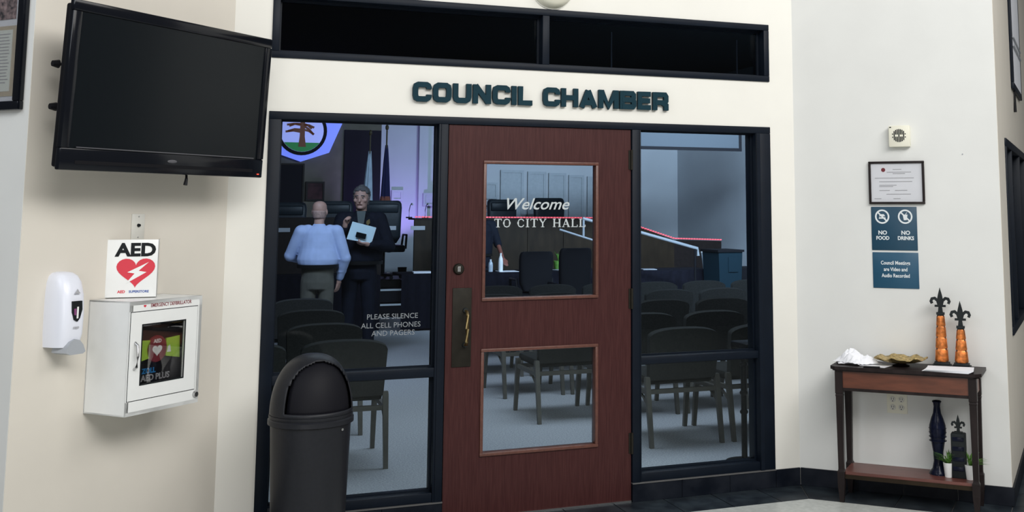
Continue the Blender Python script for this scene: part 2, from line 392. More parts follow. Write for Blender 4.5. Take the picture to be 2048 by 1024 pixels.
for j in range(5):
    for i in (0, 3): b.b.faces.new((gv[0][i][j], gv[0][i][j+1], gv[1][i][j+1], gv[1][i][j]))
b.build('door_leaf', 'door', d)
for z0, z1 in ((UB, UT), (LB, LT)):
    b = MB(); b.frame(UL, UR, z0, z1, .017, -.006, .052, .003); mo = b.build('lite_moulding', 'moulding', d, 40)
    MB().box(UL+.015, UR-.015, .026, .031, z0+.015, z1-.015).build('pane', 'glass', mo)
hp = MB().box(.038, .142, -.002, .005, .778, 1.19, .002).build('push_plate', 'bronze', d, 40)
b = MB(); b.tube([(.106, -.002, .892), (.106, -.042, .898), (.106, -.05, .915), (.108, -.052, .98), (.108, -.05, 1.05), (.108, -.042, 1.066), (.108, -.002, 1.072)], [.007, .008, .009, .010, .009, .008, .007], 12)
b.build('pull_handle', 'brass', hp, 50)
b = MB(); 
for z in (.892, 1.072): b.cyl((.107, .0, z), (.107, -.014, z), .015, .012)
b.build('handle_boss', 'iron', hp, 40)
db = MB().lathe([(.0, 0), (.030, 0), (.030, .006), (.024, .016), (.016, .018), (.0, .018)], 24, mt=Matrix.Translation((.068, .004, 1.29)) @ Matrix.Rotation(R(90), 4, 'X')).build('deadbolt', 'bronze', d, 40)
MB().box(.060, .076, -.0165, -.0135, 1.277, 1.303, .001).build('keyway', 'chrome', db)
for z in (1.89, 1.107, .315):
    b = MB(); b.cyl((1.067, -.006, z-.057), (1.067, -.006, z+.057), .007, n=10); b.box(1.05, 1.063, .0, .004, z-.055, z+.055); b.build('hinge', 'bronze', d, 40)
b = MB(); b.box(.004, 1.064, -.001, .06, 0, .008); b.build('threshold', 'chrome', d)
# glass lettering on the door and sidelight
def serif_word(word, x0, x1, z0, h, mt, par, yy, name):
    G = {'T': (.8, [([(0, 1), (.8, 1)], .09), ([(.4, 0), (.4, 1)], .17), ([(.2, 0), (.6, 0)], .06), ([(.03, .8), (.03, 1)], .07), ([(.77, .8), (.77, 1)], .07)]),
         'O': (.86, [([(.1, .35), (.1, .65)], .17), ([(.76, .35), (.76, .65)], .17), ([(.1, .65), (.2, .9), (.43, 1), (.66, .9), (.76, .65)], .10), ([(.1, .35), (.2, .1), (.43, 0), (.66, .1), (.76, .35)], .10)]),
         'C': (.8, [([(.1, .35), (.1, .65)], .17), ([(.1, .65), (.2, .9), (.43, 1), (.62, .93), (.72, .74)], .10), ([(.1, .35), (.2, .1), (.43, 0), (.62, .07), (.74, .26)], .10)]),
         'I': (.42, [([(.21, 0), (.21, 1)], .17), ([(.02, 0), (.4, 0)], .06), ([(.02, 1), (.4, 1)], .06)]),
         'Y': (.86, [([(.43, 0), (.43, .48), (.12, 1)], .15), ([(.43, .45), (.75, 1)], .08), ([(.24, 0), (.62, 0)], .06), ([(0, 1), (.3, 1)], .06), ([(.6, 1), (.86, 1)], .06)]),
         'H': (.92, [([(.16, 0), (.16, 1)], .17), ([(.76, 0), (.76, 1)], .17), ([(.16, .5), (.76, .5)], .08), ([(0, 0), (.33, 0)], .06), ([(.6, 0), (.92, 0)], .06), ([(0, 1), (.33, 1)], .06), ([(.6, 1), (.92, 1)], .06)]),
         'A': (.9, [([(.12, 0), (.45, 1)], .08), ([(.76, 0), (.43, 1)], .18), ([(.22, .32), (.66, .32)], .07), ([(0, 0), (.26, 0)], .06), ([(.6, 0), (.92, 0)], .06)]),
         'L': (.78, [([(.18, 0), (.18, 1)], .17), ([(0, 0), (.74, 0)], .07), ([(.72, 0), (.72, .25)], .08), ([(0, 1), (.38, 1)], .06)]), ' ': (.45, [])}
    tot = sum(G[c][0]+.14 for c in word)-.14; k = (x1-x0)/tot; x = x0
    b = MB()
    for c in word:
        w, st = G[c]
        for pts, lw in st: b.stroke([(x+p[0]*k, z0+p[1]*h) for p in pts], lw*k, yy, yy+.0008)
        x += (w+.14)*k
    return b.build(name, mt, par)
serif_word('TO CITY HALL', .268, .798, 1.511, .043, 'etch', d, .0245, 'lettering')
text('Welcome', .088, .0008, 'etch', d, (.505, .0245, 1.634), off=.0008, shear=.35, sx=1.08)
for s_, z_, x_ in (('PLEASE SILENCE', 1.048, -.268), ('ALL CELL PHONES', 1.003, -.274), ('AND PAGERS', .962, -.262)):
    text(s_, .038, .0008, 'etch_grey', w1, (x_, .054, z_), off=.0, sx=1.0)
# chamber shell
YB = 14.0; XR = 7.82; XL = -3.0; CH = 4.1
CP = [(-2.55, .14), (3.80, .14), (XR, 4.14), (XR, YB), (XL, YB), (XL, .55)]
MB().prism_z(CP, -.05, 0).build('floor_chamber', 'carpet', kind='structure')
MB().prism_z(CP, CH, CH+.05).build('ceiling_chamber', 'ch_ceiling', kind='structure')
MB().box(XL, 1.95, YB, YB+.1, 0, CH).build('wall_chamber_back_left', 'ch_brown', kind='structure')
MB().box(1.95, XR, YB, YB+.1, 0, CH).build('wall_chamber_back_right', 'ch_wall', kind='structure')
MB().box(XR, XR+.1, 4.2, YB, 0, CH).build('wall_chamber_right', 'ch_wall', kind='structure')
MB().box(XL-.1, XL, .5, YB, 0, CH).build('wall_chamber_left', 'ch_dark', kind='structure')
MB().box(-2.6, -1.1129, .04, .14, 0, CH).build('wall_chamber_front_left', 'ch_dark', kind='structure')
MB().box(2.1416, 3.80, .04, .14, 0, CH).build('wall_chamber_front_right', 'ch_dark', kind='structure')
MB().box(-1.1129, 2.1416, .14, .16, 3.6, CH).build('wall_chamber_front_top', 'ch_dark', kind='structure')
MB().box(1.95, XR, 12.5, 13.99, 3.42, CH).build('added_dark_soffit', 'ch_ceiling', kind='structure')  # added dark box covering the brightly lit upper wall behind the transom
MB().box(XR-.03, XR-.001, 4.2, 12.49, 3.25, CH).build('added_dark_band', 'ch_ceiling', kind='structure')  # added dark strip so the lit upper side wall stays dark
MB().box(2.62, 2.78, 13.88, 14, 0, CH).build('trim_4', 'ch_wall', kind='structure')
MB().box(1.30, 1.94, 13.95, 14, 0, 3.03).build('door_2', 'ch_dark', kind='structure')
MB().box(6.4, 6.75, 13.8, 14, 0, CH).build('trim_5', 'ch_wall', kind='structure')
# ================================================================== LOBBY OBJECTS
# wall lettering COUNCIL CHAMBER : extended bold strokes
G = {}
def glyphs():
    w = 1.0; e = .13; c = .2
    def rr(x0, x1, z0, z1, r=c): return [(x0+r*.3, z1-r*.3), (x0+r, z1), (x1-r, z1), (x1-r*.3, z1-r*.3), (x1, z1-r), (x1, z0+r), (x1-r*.3, z0+r*.3), (x1-r, z0), (x0+r, z0), (x0+r*.3, z0+r*.3), (x0, z0+r), (x0, z1-r)]
    a, z = e, 1-e; X = 1.02
    G['O'] = (X+2*e, [(rr(e, e+X-.0, a, z), 1)])
    cc = rr(e, e+X, a, z); G['C'] = (X+2*e-.02, [([(e+X, .64), (e+X, z-.14), (e+X-.06, z-.05), (e+X-.18, z), (e+.2, z), (e+.06, z-.05), (e, z-.2), (e, a+.2), (e+.06, a+.05), (e+.2, a), (e+X-.18, a), (e+X-.06, a+.05), (e+X, a+.14), (e+X, .36)], 0)])
    G['U'] = (X+2*e, [([(e, 1), (e, a+.2), (e+.06, a+.06), (e+.2, a), (e+X-.2, a), (e+X-.06, a+.06), (e+X, a+.2), (e+X, 1)], 0)])
    G['N'] = (X+2*e, [([(e, 0), (e, 1)], 0), ([(e+X, 0), (e+X, 1)], 0), ([(e, .95), (e+X, .05)], 0)])
    G['I'] = (2*e, [([(e, 0), (e, 1)], 0)])
    G['L'] = (.95+e, [([(e, 1), (e, a), (.95+e, a)], 0)])
    G['H'] = (X+2*e, [([(e, 0), (e, 1)], 0), ([(e+X, 0), (e+X, 1)], 0), ([(e, .5), (e+X, .5)], 0)])
    G['A'] = (X+2.6*e, [([(e*.9, 0), (.66, .93)], 0), ([(X+1.7*e, 0), (.66, .93)], 0), ([(.36, .27), (.95, .27)], 0)])
    G['M'] = (1.32+2*e, [([(e, 0), (e, 1)], 0), ([(e+1.32, 0), (e+1.32, 1)], 0), ([(e+.05, .95), (e+.66, .1), (e+1.27, .95)], 0)])
    G['B'] = (X+2*e, [([(e, 0), (e, 1)], 0), ([(e, z), (X, z), (X+.09, z-.08), (X+.09, .6), (X, .51), (e, .51)], 0), ([(e, .51), (X+.03, .51), (X+.12, .42), (X+.12, a+.08), (X+.03, a), (e, a)], 0)])
    G['E'] = (.96+e, [([(.96+e, z), (e, z), (e, a), (.96+e, a)], 0), ([(e, .5), (.9+e, .5)], 0)])
    G['R'] = (X+2*e, [([(e, 0), (e, 1)], 0), ([(e, z), (X, z), (X+.1, z-.1), (X+.1, .53), (X, .43), (e, .43)], 0), ([(.8, .43), (X+.1, .28), (X+.1, 0)], 0)])
glyphs()
sg = thing('wall_lettering', 'dark teal raised letters reading COUNCIL CHAMBER on the cream wall above the door', 'lettering', (0, 0, 2.18))
def word(wd_, x0, x1, za, zb, h):
    gap = .26; tot = sum(G[c][0]+gap for c in wd_)-gap; k = (x1-x0)/tot; x = x0
    for c in wd_:
        w, st = G[c]; b = MB(); zz = 0
        for pts, cl in st: b.stroke([(x+p[0]*k, zz+p[1]*h) for p in pts], .0285, -.024, -.004, closed=bool(cl))
        b.build('letter', 'letter', sg); x += (w+gap)*k
word('COUNCIL', -.198, .463, 2.18, 2.18, .105)
word('CHAMBER', .530, 1.289, 2.18, 2.18, .105)
# round fixture above transom
t = thing('wall_fixture', 'round cream fixture above the black transom, only its lower rim in frame', 'fixture', (.58, 0, 2.86))
MB().lathe([(0, 0), (.118, 0), (.122, .02), (.1, .06), (.05, .085), (0, .09)], 32, mt=Matrix.Rotation(R(90), 4, 'X')).build('dome', 'cream_plastic', t, 40)
MB().lathe([(0, 0), (.128, 0), (.128, .008), (0, .008)], 32, mt=Matrix.Rotation(R(90), 4, 'X')).build('rim', 'offwhite', t, 40)
# ---- television on left wall
TVT = R(3)
tv = thing('television', 'large flat black television on a tilted bracket on the beige left wall', 'television', LW(.637, 1.757, .26), 45)
tv.rotation_euler = (0, 0, R(45)); tv.rotation_mode = 'XYZ'
tm = Matrix.Rotation(TVT, 4, 'X')
def tvb(x0, x1, y0, y1, z0, z1, bev=0): return MB().box(x0, x1, y0, y1, z0, z1, bev, tm)
tvb(-.555, .56, .012, .055, .01, .665, .010).build('casing', 'black', tv, 40)
b = MB(); b.box(-.57, .57, -.012, .014, .632, .677, .006, tm); b.box(-.57, .57, -.012, .014, 0, .088, .006, tm); b.box(-.57, -.528, -.012, .014, .088, .632, .004, tm); b.box(.528, .57, -.012, .014, .088, .632, .004, tm)
b.build('bezel', 'black_gloss', tv, 40)
tvb(-.53, .53, -.004, .008, .086, .635).build('screen', 'screen', tv)
tvb(-.50, .50, -.0145, -.0115, .090, .094).build('trim_line', 'grey_line', tv)
b = MB(); b.ell((.0, -.014, .055), (.028, .004, .008), mt=None); b.build('logo', 'grey_line', tv, 60)
tvb(.532, .545, -.0145, -.012, .014, .020).build('power_light', 'redlight', tv)
tvb(-.50, .50, -.0135, -.0115, .026, .040).build('speaker_slot', 'black_matt', tv)
b = MB(); b.box(-.2, .2, .073, .1, .12, .56, .004, tm); b.cyl((0, .08, .33), (0, .25, .33), .03); b.box(-.13, .13, .235, .257, .18, .5, .004); b.build('wall_bracket', 'black', tv, 40)
b = MB()
for z in (.435, .26):
    b.cyl((-.40, .12, z), (-.475, .14, z), .006); b.cyl((-.475, .14, z), (-.50, .145, z), .018, .012)
b.box(-.42, -.38, .07, .14, .2, .5); b.build('clamp_knobs', 'black', tv, 40)
b = MB(); b.tube([(.13, .03, .02), (.13, .03, -.02), (.125, .03, -.045)], [.008, .007, .009]); b.build('cable_end', 'black', tv, 40)
# ---- cable wall plate below the television
t = thing('wall_plate', 'narrow almond wall plate with one round jack under the television', 'wall plate', LW(.555, 1.467), 45)
MB().box(-.036, .036, -.007, 0, 0, .118, .003).build('plate', 'offwhite', t, 40)
MB().cyl((0, -.007, .066), (0, -.016, .066), .008, .006).build('jack', 'ink', t, 40)
for z in (.105, .013): MB().cyl((0, -.007, z), (0, -.009, z), .003).build('screw', 'chrome', t)
# ---- AED projecting sign (V shaped)
WV = .147; TC = .565
sgn = thing('aed_sign', 'white V-shaped AED sign with red heart standing above the white cabinet', 'sign', LW(TC, 1.222), 45)
def vpanel(sgnx):
    return Matrix.Rotation(R(-45*sgnx), 4, 'Z')
Lp = WV/ math.cos(R(45))
# left panel runs from (-WV,0) to (0,-WV) in wall coordinates
ml = Matrix.Translation((-WV, 0, 0)) @ Matrix.Rotation(R(-45), 4, 'Z'); mr = Matrix.Translation((0, -WV, 0)) @ Matrix.Rotation(R(45), 4, 'Z')
lp = MB().box(0, Lp, 0, .003, 0, .25, .001, ml).build('left_panel', 'white', sgn, 40)
MB().box(0, Lp, 0, .003, 0, .25, .001, mr).build('right_panel', 'offwhite', sgn, 40)
def xf(o, mt):
    o.data.transform(mt); return o
K = Lp
pa = text('AED', .086, .001, 'ink', lp, (0, 0, 0), off=.0035, sx=.98, sz=.9); xf(pa, ml @ Matrix.Translation((K*.56, -.001, .203)))
heart = [(0, -.062)] ; hp_ = []
for i in range(40):
    a = 2*math.pi*i/40; hx = 16*math.sin(a)**3; hz = 13*math.cos(a)-5*math.cos(2*a)-2*math.cos(3*a)-math.cos(4*a); hp_.append((hx*.0049, (hz+2.5)*.0044))
o = MB().prism(hp_, -.0008, 0).build('heart', 'red', lp); xf(o, ml @ Matrix.Translation((K*.57, -.0005, .104)))
bolt = [(.052, .046), (-.034, .002), (-.004, -.003), (-.040, -.048), (.044, .002), (.012, .008)]
o = MB().prism(bolt, -.0008, 0).build('lightning_bolt', 'white', lp); xf(o, ml @ Matrix.Translation((K*.57, -.0015, .106)))
o = text('AED', .016, .0006, 'red', lp, (0, 0, 0), off=.0006); xf(o, ml @ Matrix.Translation((K*.31, -.0006, .024)))
o = text('SUPERSTORE', .014, .0006, 'blue_print', lp, (0, 0, 0), off=.0004); xf(o, ml @ Matrix.Translation((K*.65, -.0006, .024)))
# ---- AED cabinet
D = .235
cab = thing('aed_cabinet', 'white steel defibrillator cabinet with a windowed door on the left wall', 'cabinet', LW(.5875, .748), 45)
hw = .2025; hh = .470
b = MB(); b.box(-hw, -hw+.006, -D, 0, 0, hh); b.box(hw-.006, hw, -D, 0, 0, hh); b.box(-hw, hw, -D, 0, 0, .006); b.box(-hw, hw, -D, 0, hh-.006, hh); b.box(-hw, hw, -.006, 0, 0, hh)
b.frame(-hw, hw, 0, hh, .016, -D-.003, -D+.002); b.build('case', 'white', cab)
b = MB(); b.box(-hw, hw, -D-.003, -D, hh-.042, hh); b.box(-hw, hw, -D-.003, -D, 0, .058); b.box(hw-.024, hw, -D-.003, -D, .05, hh-.04); b.build('front_trim', 'white', cab)
dx0, dx1, dz0, dz1 = -hw+.006, hw-.028, .062, .425; wx0, wx1, wz0, wz1 = -.135, .104, .122, .370
dr = MB(); y0, y1 = -D-.006, -D+.004
dr.box(dx0, wx0, y0, y1, dz0, dz1); dr.box(wx1, dx1, y0, y1, dz0, dz1); dr.box(wx0, wx1, y0, y1, wz1, dz1); dr.box(wx0, wx1, y0, y1, dz0, wz0)
dr = dr.build('cabinet_door', 'white', cab)
MB().frame(dx0-.0025, dx1+.0035, dz0-.0025, dz1+.0025, .0025, -D-.0036, -D-.0005).build('door_gap', 'ink', cab)
MB().box(wx0, wx1, -D-.002, -D, wz0, wz1).build('pane', 'glass_thin', dr)
MB().frame(wx0-.003, wx1+.003, wz0-.003, wz1+.003, .005, -D-.0075, -D-.005).build('window_gasket', 'ink', dr)
MB().tube([(dx0+.026, -D-.006, .19), (dx0+.024, -D-.024, .2), (dx0+.024, -D-.028, .245), (dx0+.024, -D-.024, .29), (dx0+.026, -D-.006, .30)], .0055, 10).build('door_handle', 'chrome', dr, 50)
MB().cyl((hw-.022, -D-.003, .038), (hw-.022, -D-.016, .038), .014, .011).build('lock', 'chrome', cab, 40)
text('EMERGENCY DEFIBRILLATOR', .0215, .0006, 'darkred', cab, (.022, -D-.0036, .447), off=.0003, sx=.82)
o = MB().prism([(x*.09, z*.09) for x, z in hp_], -.0006, 0).build('heart_mark', 'red', cab); xf(o, Matrix.Translation((-.125, -D-.0036, .447)))
# AED unit inside
u = thing('aed_unit', 'black and lime green defibrillator unit seen inside the white cabinet window', 'defibrillator', LW(.5875+.0155, .800, .0), 45)
cx = 0
MB().box(-.155, .155, -.205, -.03, .0, .35, .01).build('unit_case', 'black', u, 40)
for sx_ in (-1, 1):
    MB().prism([(sx_*.125, .155), (sx_*.045, .17), (sx_*.045, .245), (sx_*.12, .25)], -.212, -.2).build('side_grip', 'lime', u)
o = MB().lathe([(0, 0), (.058, 0), (.055, .006), (0, .006)], 32, mt=Matrix.Translation((-.005, -.206, .205)) @ Matrix.Rotation(R(90), 4, 'X')).build('red_disc', 'darkred', u, 40)
q = MB().prism([(x*.34, z*.36) for x, z in hp_], -.0008, 0).build('heart_mark', 'white', o); xf(q, Matrix.Translation((-.005, -.2122, .196)))
q = text('AED', .022, .0008, 'white', o, (-.005, -.2125, .238), off=.0006)
m['blue2'] = M('bright_blue_print', (.02, .22, .55), .5)
text('ZOLL', .030, .0008, 'blue2', u, (-.04, -.2058, .116), off=.001)
text('AED PLUS', .036, .0008, 'print_grey', u, (-.002, -.2058, .086), off=.001)
MB().prism([(.05, .185), (.072, .185), (.066, .215), (.055, .21)], -.2135, -.2115).build('white_sticker', 'white', u)
# ---- soap dispenser
t = thing('soap_dispenser', 'white rounded hand sanitizer dispenser at left of the white cabinet', 'dispenser', LW(.948, 1.035), 45)
rs = []
prof = [(0, .055, .085, .0), (.01, .058, .095, 0), (.06, .062, .110, 0), (.14, .063, .112, 0), (.22, .062, .105, 0), (.27, .058, .090, 0), (.295, .050, .072, 0), (.308, .036, .050, 0), (.312, .015, .03, 0)]
def dring(z, w, dep, n=24):
    out = []
    for i in range(n+1):
        a = math.pi*i/n; ex = .55
        cx_, sy_ = math.cos(a), math.sin(a)
        out.append(Vector((w*math.copysign(abs(cx_)**ex, cx_), -dep*abs(sy_)**ex, z)))
    return out
b = MB(); b.rings([dring(z, w, dp) for z, w, dp, _ in prof[1:]]); cov = b.build('cover', 'white_plastic', t, 50)
b = MB(); arch = [(-.040, -.012), (-.036, .010), (-.022, .032), (0, .042), (.022, .036), (.040, .016), (.052, -.012), (.040, -.020), (-.02, -.020)]
b.prism(arch, -.116, -.03); b.build('drip_tray', 'grey_plastic', t, 50)
MB().prism([(-.022, .195), (.022, .195), (.025, .16), (.015, .125), (.004, .112), (-.012, .12), (-.022, .15)], -.1165, -.10).build('sight_window', 'ink', cov)
MB().prism([(-.016, .165), (-.004, .165), (-.004, .138), (-.014, .14)], -.1175, -.116).build('purple_label', M('purple_print', (.20, .05, .16), .5), cov)
MB().box(-.002, .006, -.1177, -.116, .125, .172).build('white_label', 'white', cov)
MB().prism([(-.012, .225), (.014, .225), (.005, .235), (0, .243), (-.004, .234)], -.1135, -.108).build('logo', 'print_grey', cov)
text('GOJO', .011, .0008, 'print_grey', cov, (.0, -.1155, .088), off=.0004)
# ---- framed display at far left (on the far left wall)
t = thing('framed_display', 'large black framed display of a group photo and a matted document at far left edge', 'picture frame', CFL+Vector((-S, S, 0))*.034+Vector((0, 0, 2.008)), -45)
b = MB(); b.frame(-.86, 0, 0, 1.05, .036, -.03, -.002, .004); b.build('frame', 'black_gloss', t, 40)
MB().box(-.83, -.03, -.012, -.004, .03, 1.02).build('mat_board', 'mat_board', t)
dc = MB().box(-.27, -.054, -.015, -.012, .058, .352).build('matted_document', 'mat_tan', t)
MB().box(-.252, -.074, -.0165, -.015, .078, .335).build('document', 'doc', dc)
b = MB(); z = .315
while z > .1:
    b.box(-.245, -.080-random.random()*.02, -.0172, -.0165, z, z+.004); z -= .0135
b.build('printed_lines', 'print_grey', dc, kind='stuff')
MB().box(-.27, -.064, -.015, -.012, .38, .62).build('group_photo', M('photo_print', (.02, .018, .025), .5, col2=(.5, .36, .36), scale=45, det=6), t)
MB().box(-.83, -.03, -.0225, -.021, .03, 1.02).build('pane', 'glass_thin', t)
# ---- trash can
TX, TY = -.722, -.45
t = thing('trash_can', 'dark charcoal dome-top trash can standing in front of the left sidelight', 'trash can', (TX, TY, 0), 14)
b = MB(); b.lathe([(0, .0), (.155, 0), (.160, .01), (.180, .62), (.184, .64), (0, .64)], 40); b.build('body', 'trash', t, 40)
b = MB(); b.lathe([(.186, .628), (.193, .632), (.193, .652), (.186, .658), (.189, .664), (.189, .674), (0, .674)], 40); b.build('rim', 'trash', t, 40)
# dome with a front opening: hemisphere scaled, opening faces -y
b = MB(); n = 96; rows = 36
def dome_pt(a, e, r=.187): return Vector((r*math.cos(e)**.8*math.cos(a), r*math.cos(e)**.8*math.sin(a), .67+.27*math.sin(e)))
for j in range(rows):
    e0, e1 = math.pi/2*j/rows, math.pi/2*(j+1)/rows
    for i in range(n):
        a0, a1 = 2*math.pi*i/n, 2*math.pi*(i+1)/n
        am = ((a0+a1)/2+math.pi/2) % (2*math.pi)
        dx = min(am, 2*math.pi-am)      # angle from -y
        ef = (e0+e1)/math.pi
        if ef > .05 and (dx/R(60))**2+(max(0, ef-.25)/.47)**2*(1 if ef > .25 else 0) < 1: continue
        ps = [dome_pt(a0, e0), dome_pt(a1, e0), dome_pt(a1, e1), dome_pt(a0, e1)] if j < rows-1 else [dome_pt(a0, e0), dome_pt(a1, e0), Vector((0, 0, .94))]
        b.b.faces.new([b.b.verts.new(p) for p in ps])
bmesh.ops.remove_doubles(b.b, verts=b.b.verts[:], dist=.0005)
o = b.build('dome_lid', 'trash', t, 60); mo = o.modifiers.new('s', 'SOLIDIFY'); mo.thickness = .006; mo.offset = -1
b = MB()
rs = [[Vector((.172*math.cos(e)**.8*math.cos(a)*1.0, .172*math.cos(e)**.8*math.sin(a), .672+.255*math.sin(e))) for a in [math.pi*(1.17+.66*i/16) for i in range(17)]] for e in [math.pi/2*(.0+.78*j/10) for j in range(11)]]
for A_, B_ in zip(rs, rs[1:]):
    for i in range(16): b.b.faces.new([b.b.verts.new(p) for p in (A_[i], A_[i+1], B_[i+1], B_[i])])
bmesh.ops.remove_doubles(b.b, verts=b.b.verts[:], dist=.0005)
o = b.build('swing_flap', 'trash_flap', t, 60); mo = o.modifiers.new('s', 'SOLIDIFY'); mo.thickness = .004; mo.offset = -1
MB().cyl((.085, -.160, .612), (.087, -.168, .612), .0055).build('rivet', 'chrome', t, 40)
# ---- console table on right wall
TB = thing('console_table', 'narrow dark console table with cherry apron and lower shelf by the right wall', 'table', RW(.665, 0, .175), -45)
hx = .375; hy = .135; H = .737
def oct_(x, y, c): return [(-x+c, -y), (x-c, -y), (x, -y+c), (x, y), (-x, y), (-x, -y+c)]
b = MB(); b.prism_z(oct_(.405, .155, .03), H-.018, H); b.prism_z(oct_(.395, .147, .03), H-.026, H-.018); b.build('tabletop', 'espresso', TB)
b = MB(); b.box(-hx+.03, hx-.03, -hy+.004, -hy+.02, .620, .711); b.build('apron', 'cherry', TB)
b = MB(); b.box(-hx+.03, hx-.03, -hy+.002, -hy+.018, .604, .620); b.box(-hx+.03, hx-.03, hy-.02, hy-.004, .604, .711); b.build('apron_edge', 'espresso', TB)
for sx_ in (-1, 1):
    MB().box(sx_*(hx-.012)-.008, sx_*(hx-.012)+.008, -hy+.03, hy-.02, .62, .711).build('side_apron', 'cherry', TB)
for sx_ in (-1, 1):
    for sy_ in (-1, 1):
        x, y = sx_*(hx-.018), sy_*(hy-.018)
        b = MB()
        sq = lambda w, z: [Vector((x-w, y-w, z)), Vector((x+w, y-w, z)), Vector((x+w, y+w, z)), Vector((x-w, y+w, z))]
        b.rings([sq(.011, 0), sq(.019, .10), sq(.020, .165), sq(.016, .172), sq(.0145, .18), sq(.019, .57), sq(.0205, .574), sq(.0205, .580), sq(.0185, .585), sq(.0215, .59), sq(.0215, .711)])
        b.build('leg', 'espresso', TB)
b = MB(); b.prism_z(oct_(hx-.03, hy-.016, .01), .150, .166); b.build('shelf', 'cherry_shelf', TB)
b = MB(); b.box(-hx+.034, hx-.034, -hy+.012, -hy+.02, .128, .150); b.build('shelf_edge', 'dais_wood', TB)
def on_table(x, y, z=H): 
    p = Matrix.Rotation(R(-45), 3, 'Z') @ Vector((x, y, 0)); o = RW(.665, 0, .175); return Vector((o.x+p.x, o.y+p.y, z))
# papers heap
t = thing('crumpled_napkins', 'heap of crumpled white napkins with a yellow note at left end of the console table', 'napkins', on_table(-.29, .0), -45)
def sheet(w, h, z, seed, amp, mtname, parent, name, ox=0, oy=0, rot=0, crumple=True, nx=12, ny=9, bulge=0):
    rnd = random.Random(seed); b = MB(); g = []
    for j in range(ny+1):
        row = []
        for i in range(nx+1):
            x = (i/nx-.5)*w; y = (j/ny-.5)*h
            k = max(0, 1-(2*i/nx-1)**2)*max(0, 1-(2*j/ny-1)**2)
            zz = z+bulge*k+(rnd.random()*amp*(.3+k) if crumple else 0)
            c_, s_ = math.cos(rot), math.sin(rot)
            row.append(b.b.verts.new((ox+x*c_-y*s_, oy+x*s_+y*c_, zz)))
        g.append(row)
    for j in range(ny):
        for i in range(nx): b.b.faces.new((g[j][i], g[j][i+1], g[j+1][i+1], g[j+1][i]))
    o = b.build(name, mtname, parent); mo = o.modifiers.new('s', 'SOLIDIFY'); mo.thickness = .0012; mo.offset = 1; return o
sheet(.19, .15, .004, 3, .018, 'paper', t, 'napkin', -.01, .02, .3, bulge=.035)
sheet(.16, .13, .010, 5, .018, 'paper', t, 'napkin', -.02, -.01, -.4, bulge=.055)
sheet(.15, .12, .006, 8, .012, 'paper', t, 'napkin', .055, .0, .7, bulge=.035)
sheet(.045, .04, .036, 9, .004, 'yellow', t, 'yellow_note', .055, .005, .3, nx=3, ny=3)
o = sheet(.15, .11, .002, 4, 0, 'paper', None, 'loose_sheet', 0, 0, -.25, crumple=False, nx=2, ny=2); o.location = on_table(-.165, -.05); o.rotation_euler = (0, 0, R(-45))
tag(o, 'flat loose white sheet poking out beside the crumpled napkins', 'paper')
o = MB().box(-.045, .045, -.012, .012, 0, .008, .003).build('black_pen_case', 'black', None, 40); o.location = on_table(-.175, -.125); o.rotation_euler = (0, 0, R(-43)); tag(o, 'flat black case lying on the front edge of the console table by the napkins', 'case')
# gold bowl
t = thing('gold_bowl', 'shallow wavy gold leaf bowl on a dark foot in the middle of the console table', 'bowl', on_table(-.038, .02), -45)
MB().lathe([(0, 0), (.045, 0), (.05, .004), (.03, .010), (.026, .018), (0, .018)], 24).build('foot', 'dais_dark', t, 40)
b = MB(); rs = []; n = 48
for r_, z_ in [(.0, .016), (.04, .017), (.09, .026), (.125, .037), (.142, .044), (.138, .048), (.12, .042), (.085, .032), (.04, .023), (0.0, .021)]:
    rs.append([Vector(((r_+.0005)*(1+.05*math.sin(i*2*math.pi/n*8))*math.cos(2*math.pi*i/n), (r_+.0005)*.82*(1+.05*math.sin(i*2*math.pi/n*8))*math.sin(2*math.pi*i/n), z_+r_*.035*math.sin(i*2*math.pi/n*7+1)+r_*.03*math.sin(i*2*math.pi/n*13))) for i in range(n)])
b.rings(rs); b.build('dish', 'gold', t, 70)
# white sheet stack
t = thing('paper_stack', 'flat white sheets lying at the right end of the console table', 'papers', on_table(.225, -.065), -45)
for k in range(8):
    o = MB().box(-.122, .122, -.085, .083, .0016*k, .0016*k+.0013).build('sheet', 'paper', t); o.rotation_euler = (0, 0, R(-4+k*1.2)); o.location = (k*.002, -k*.001, 0)
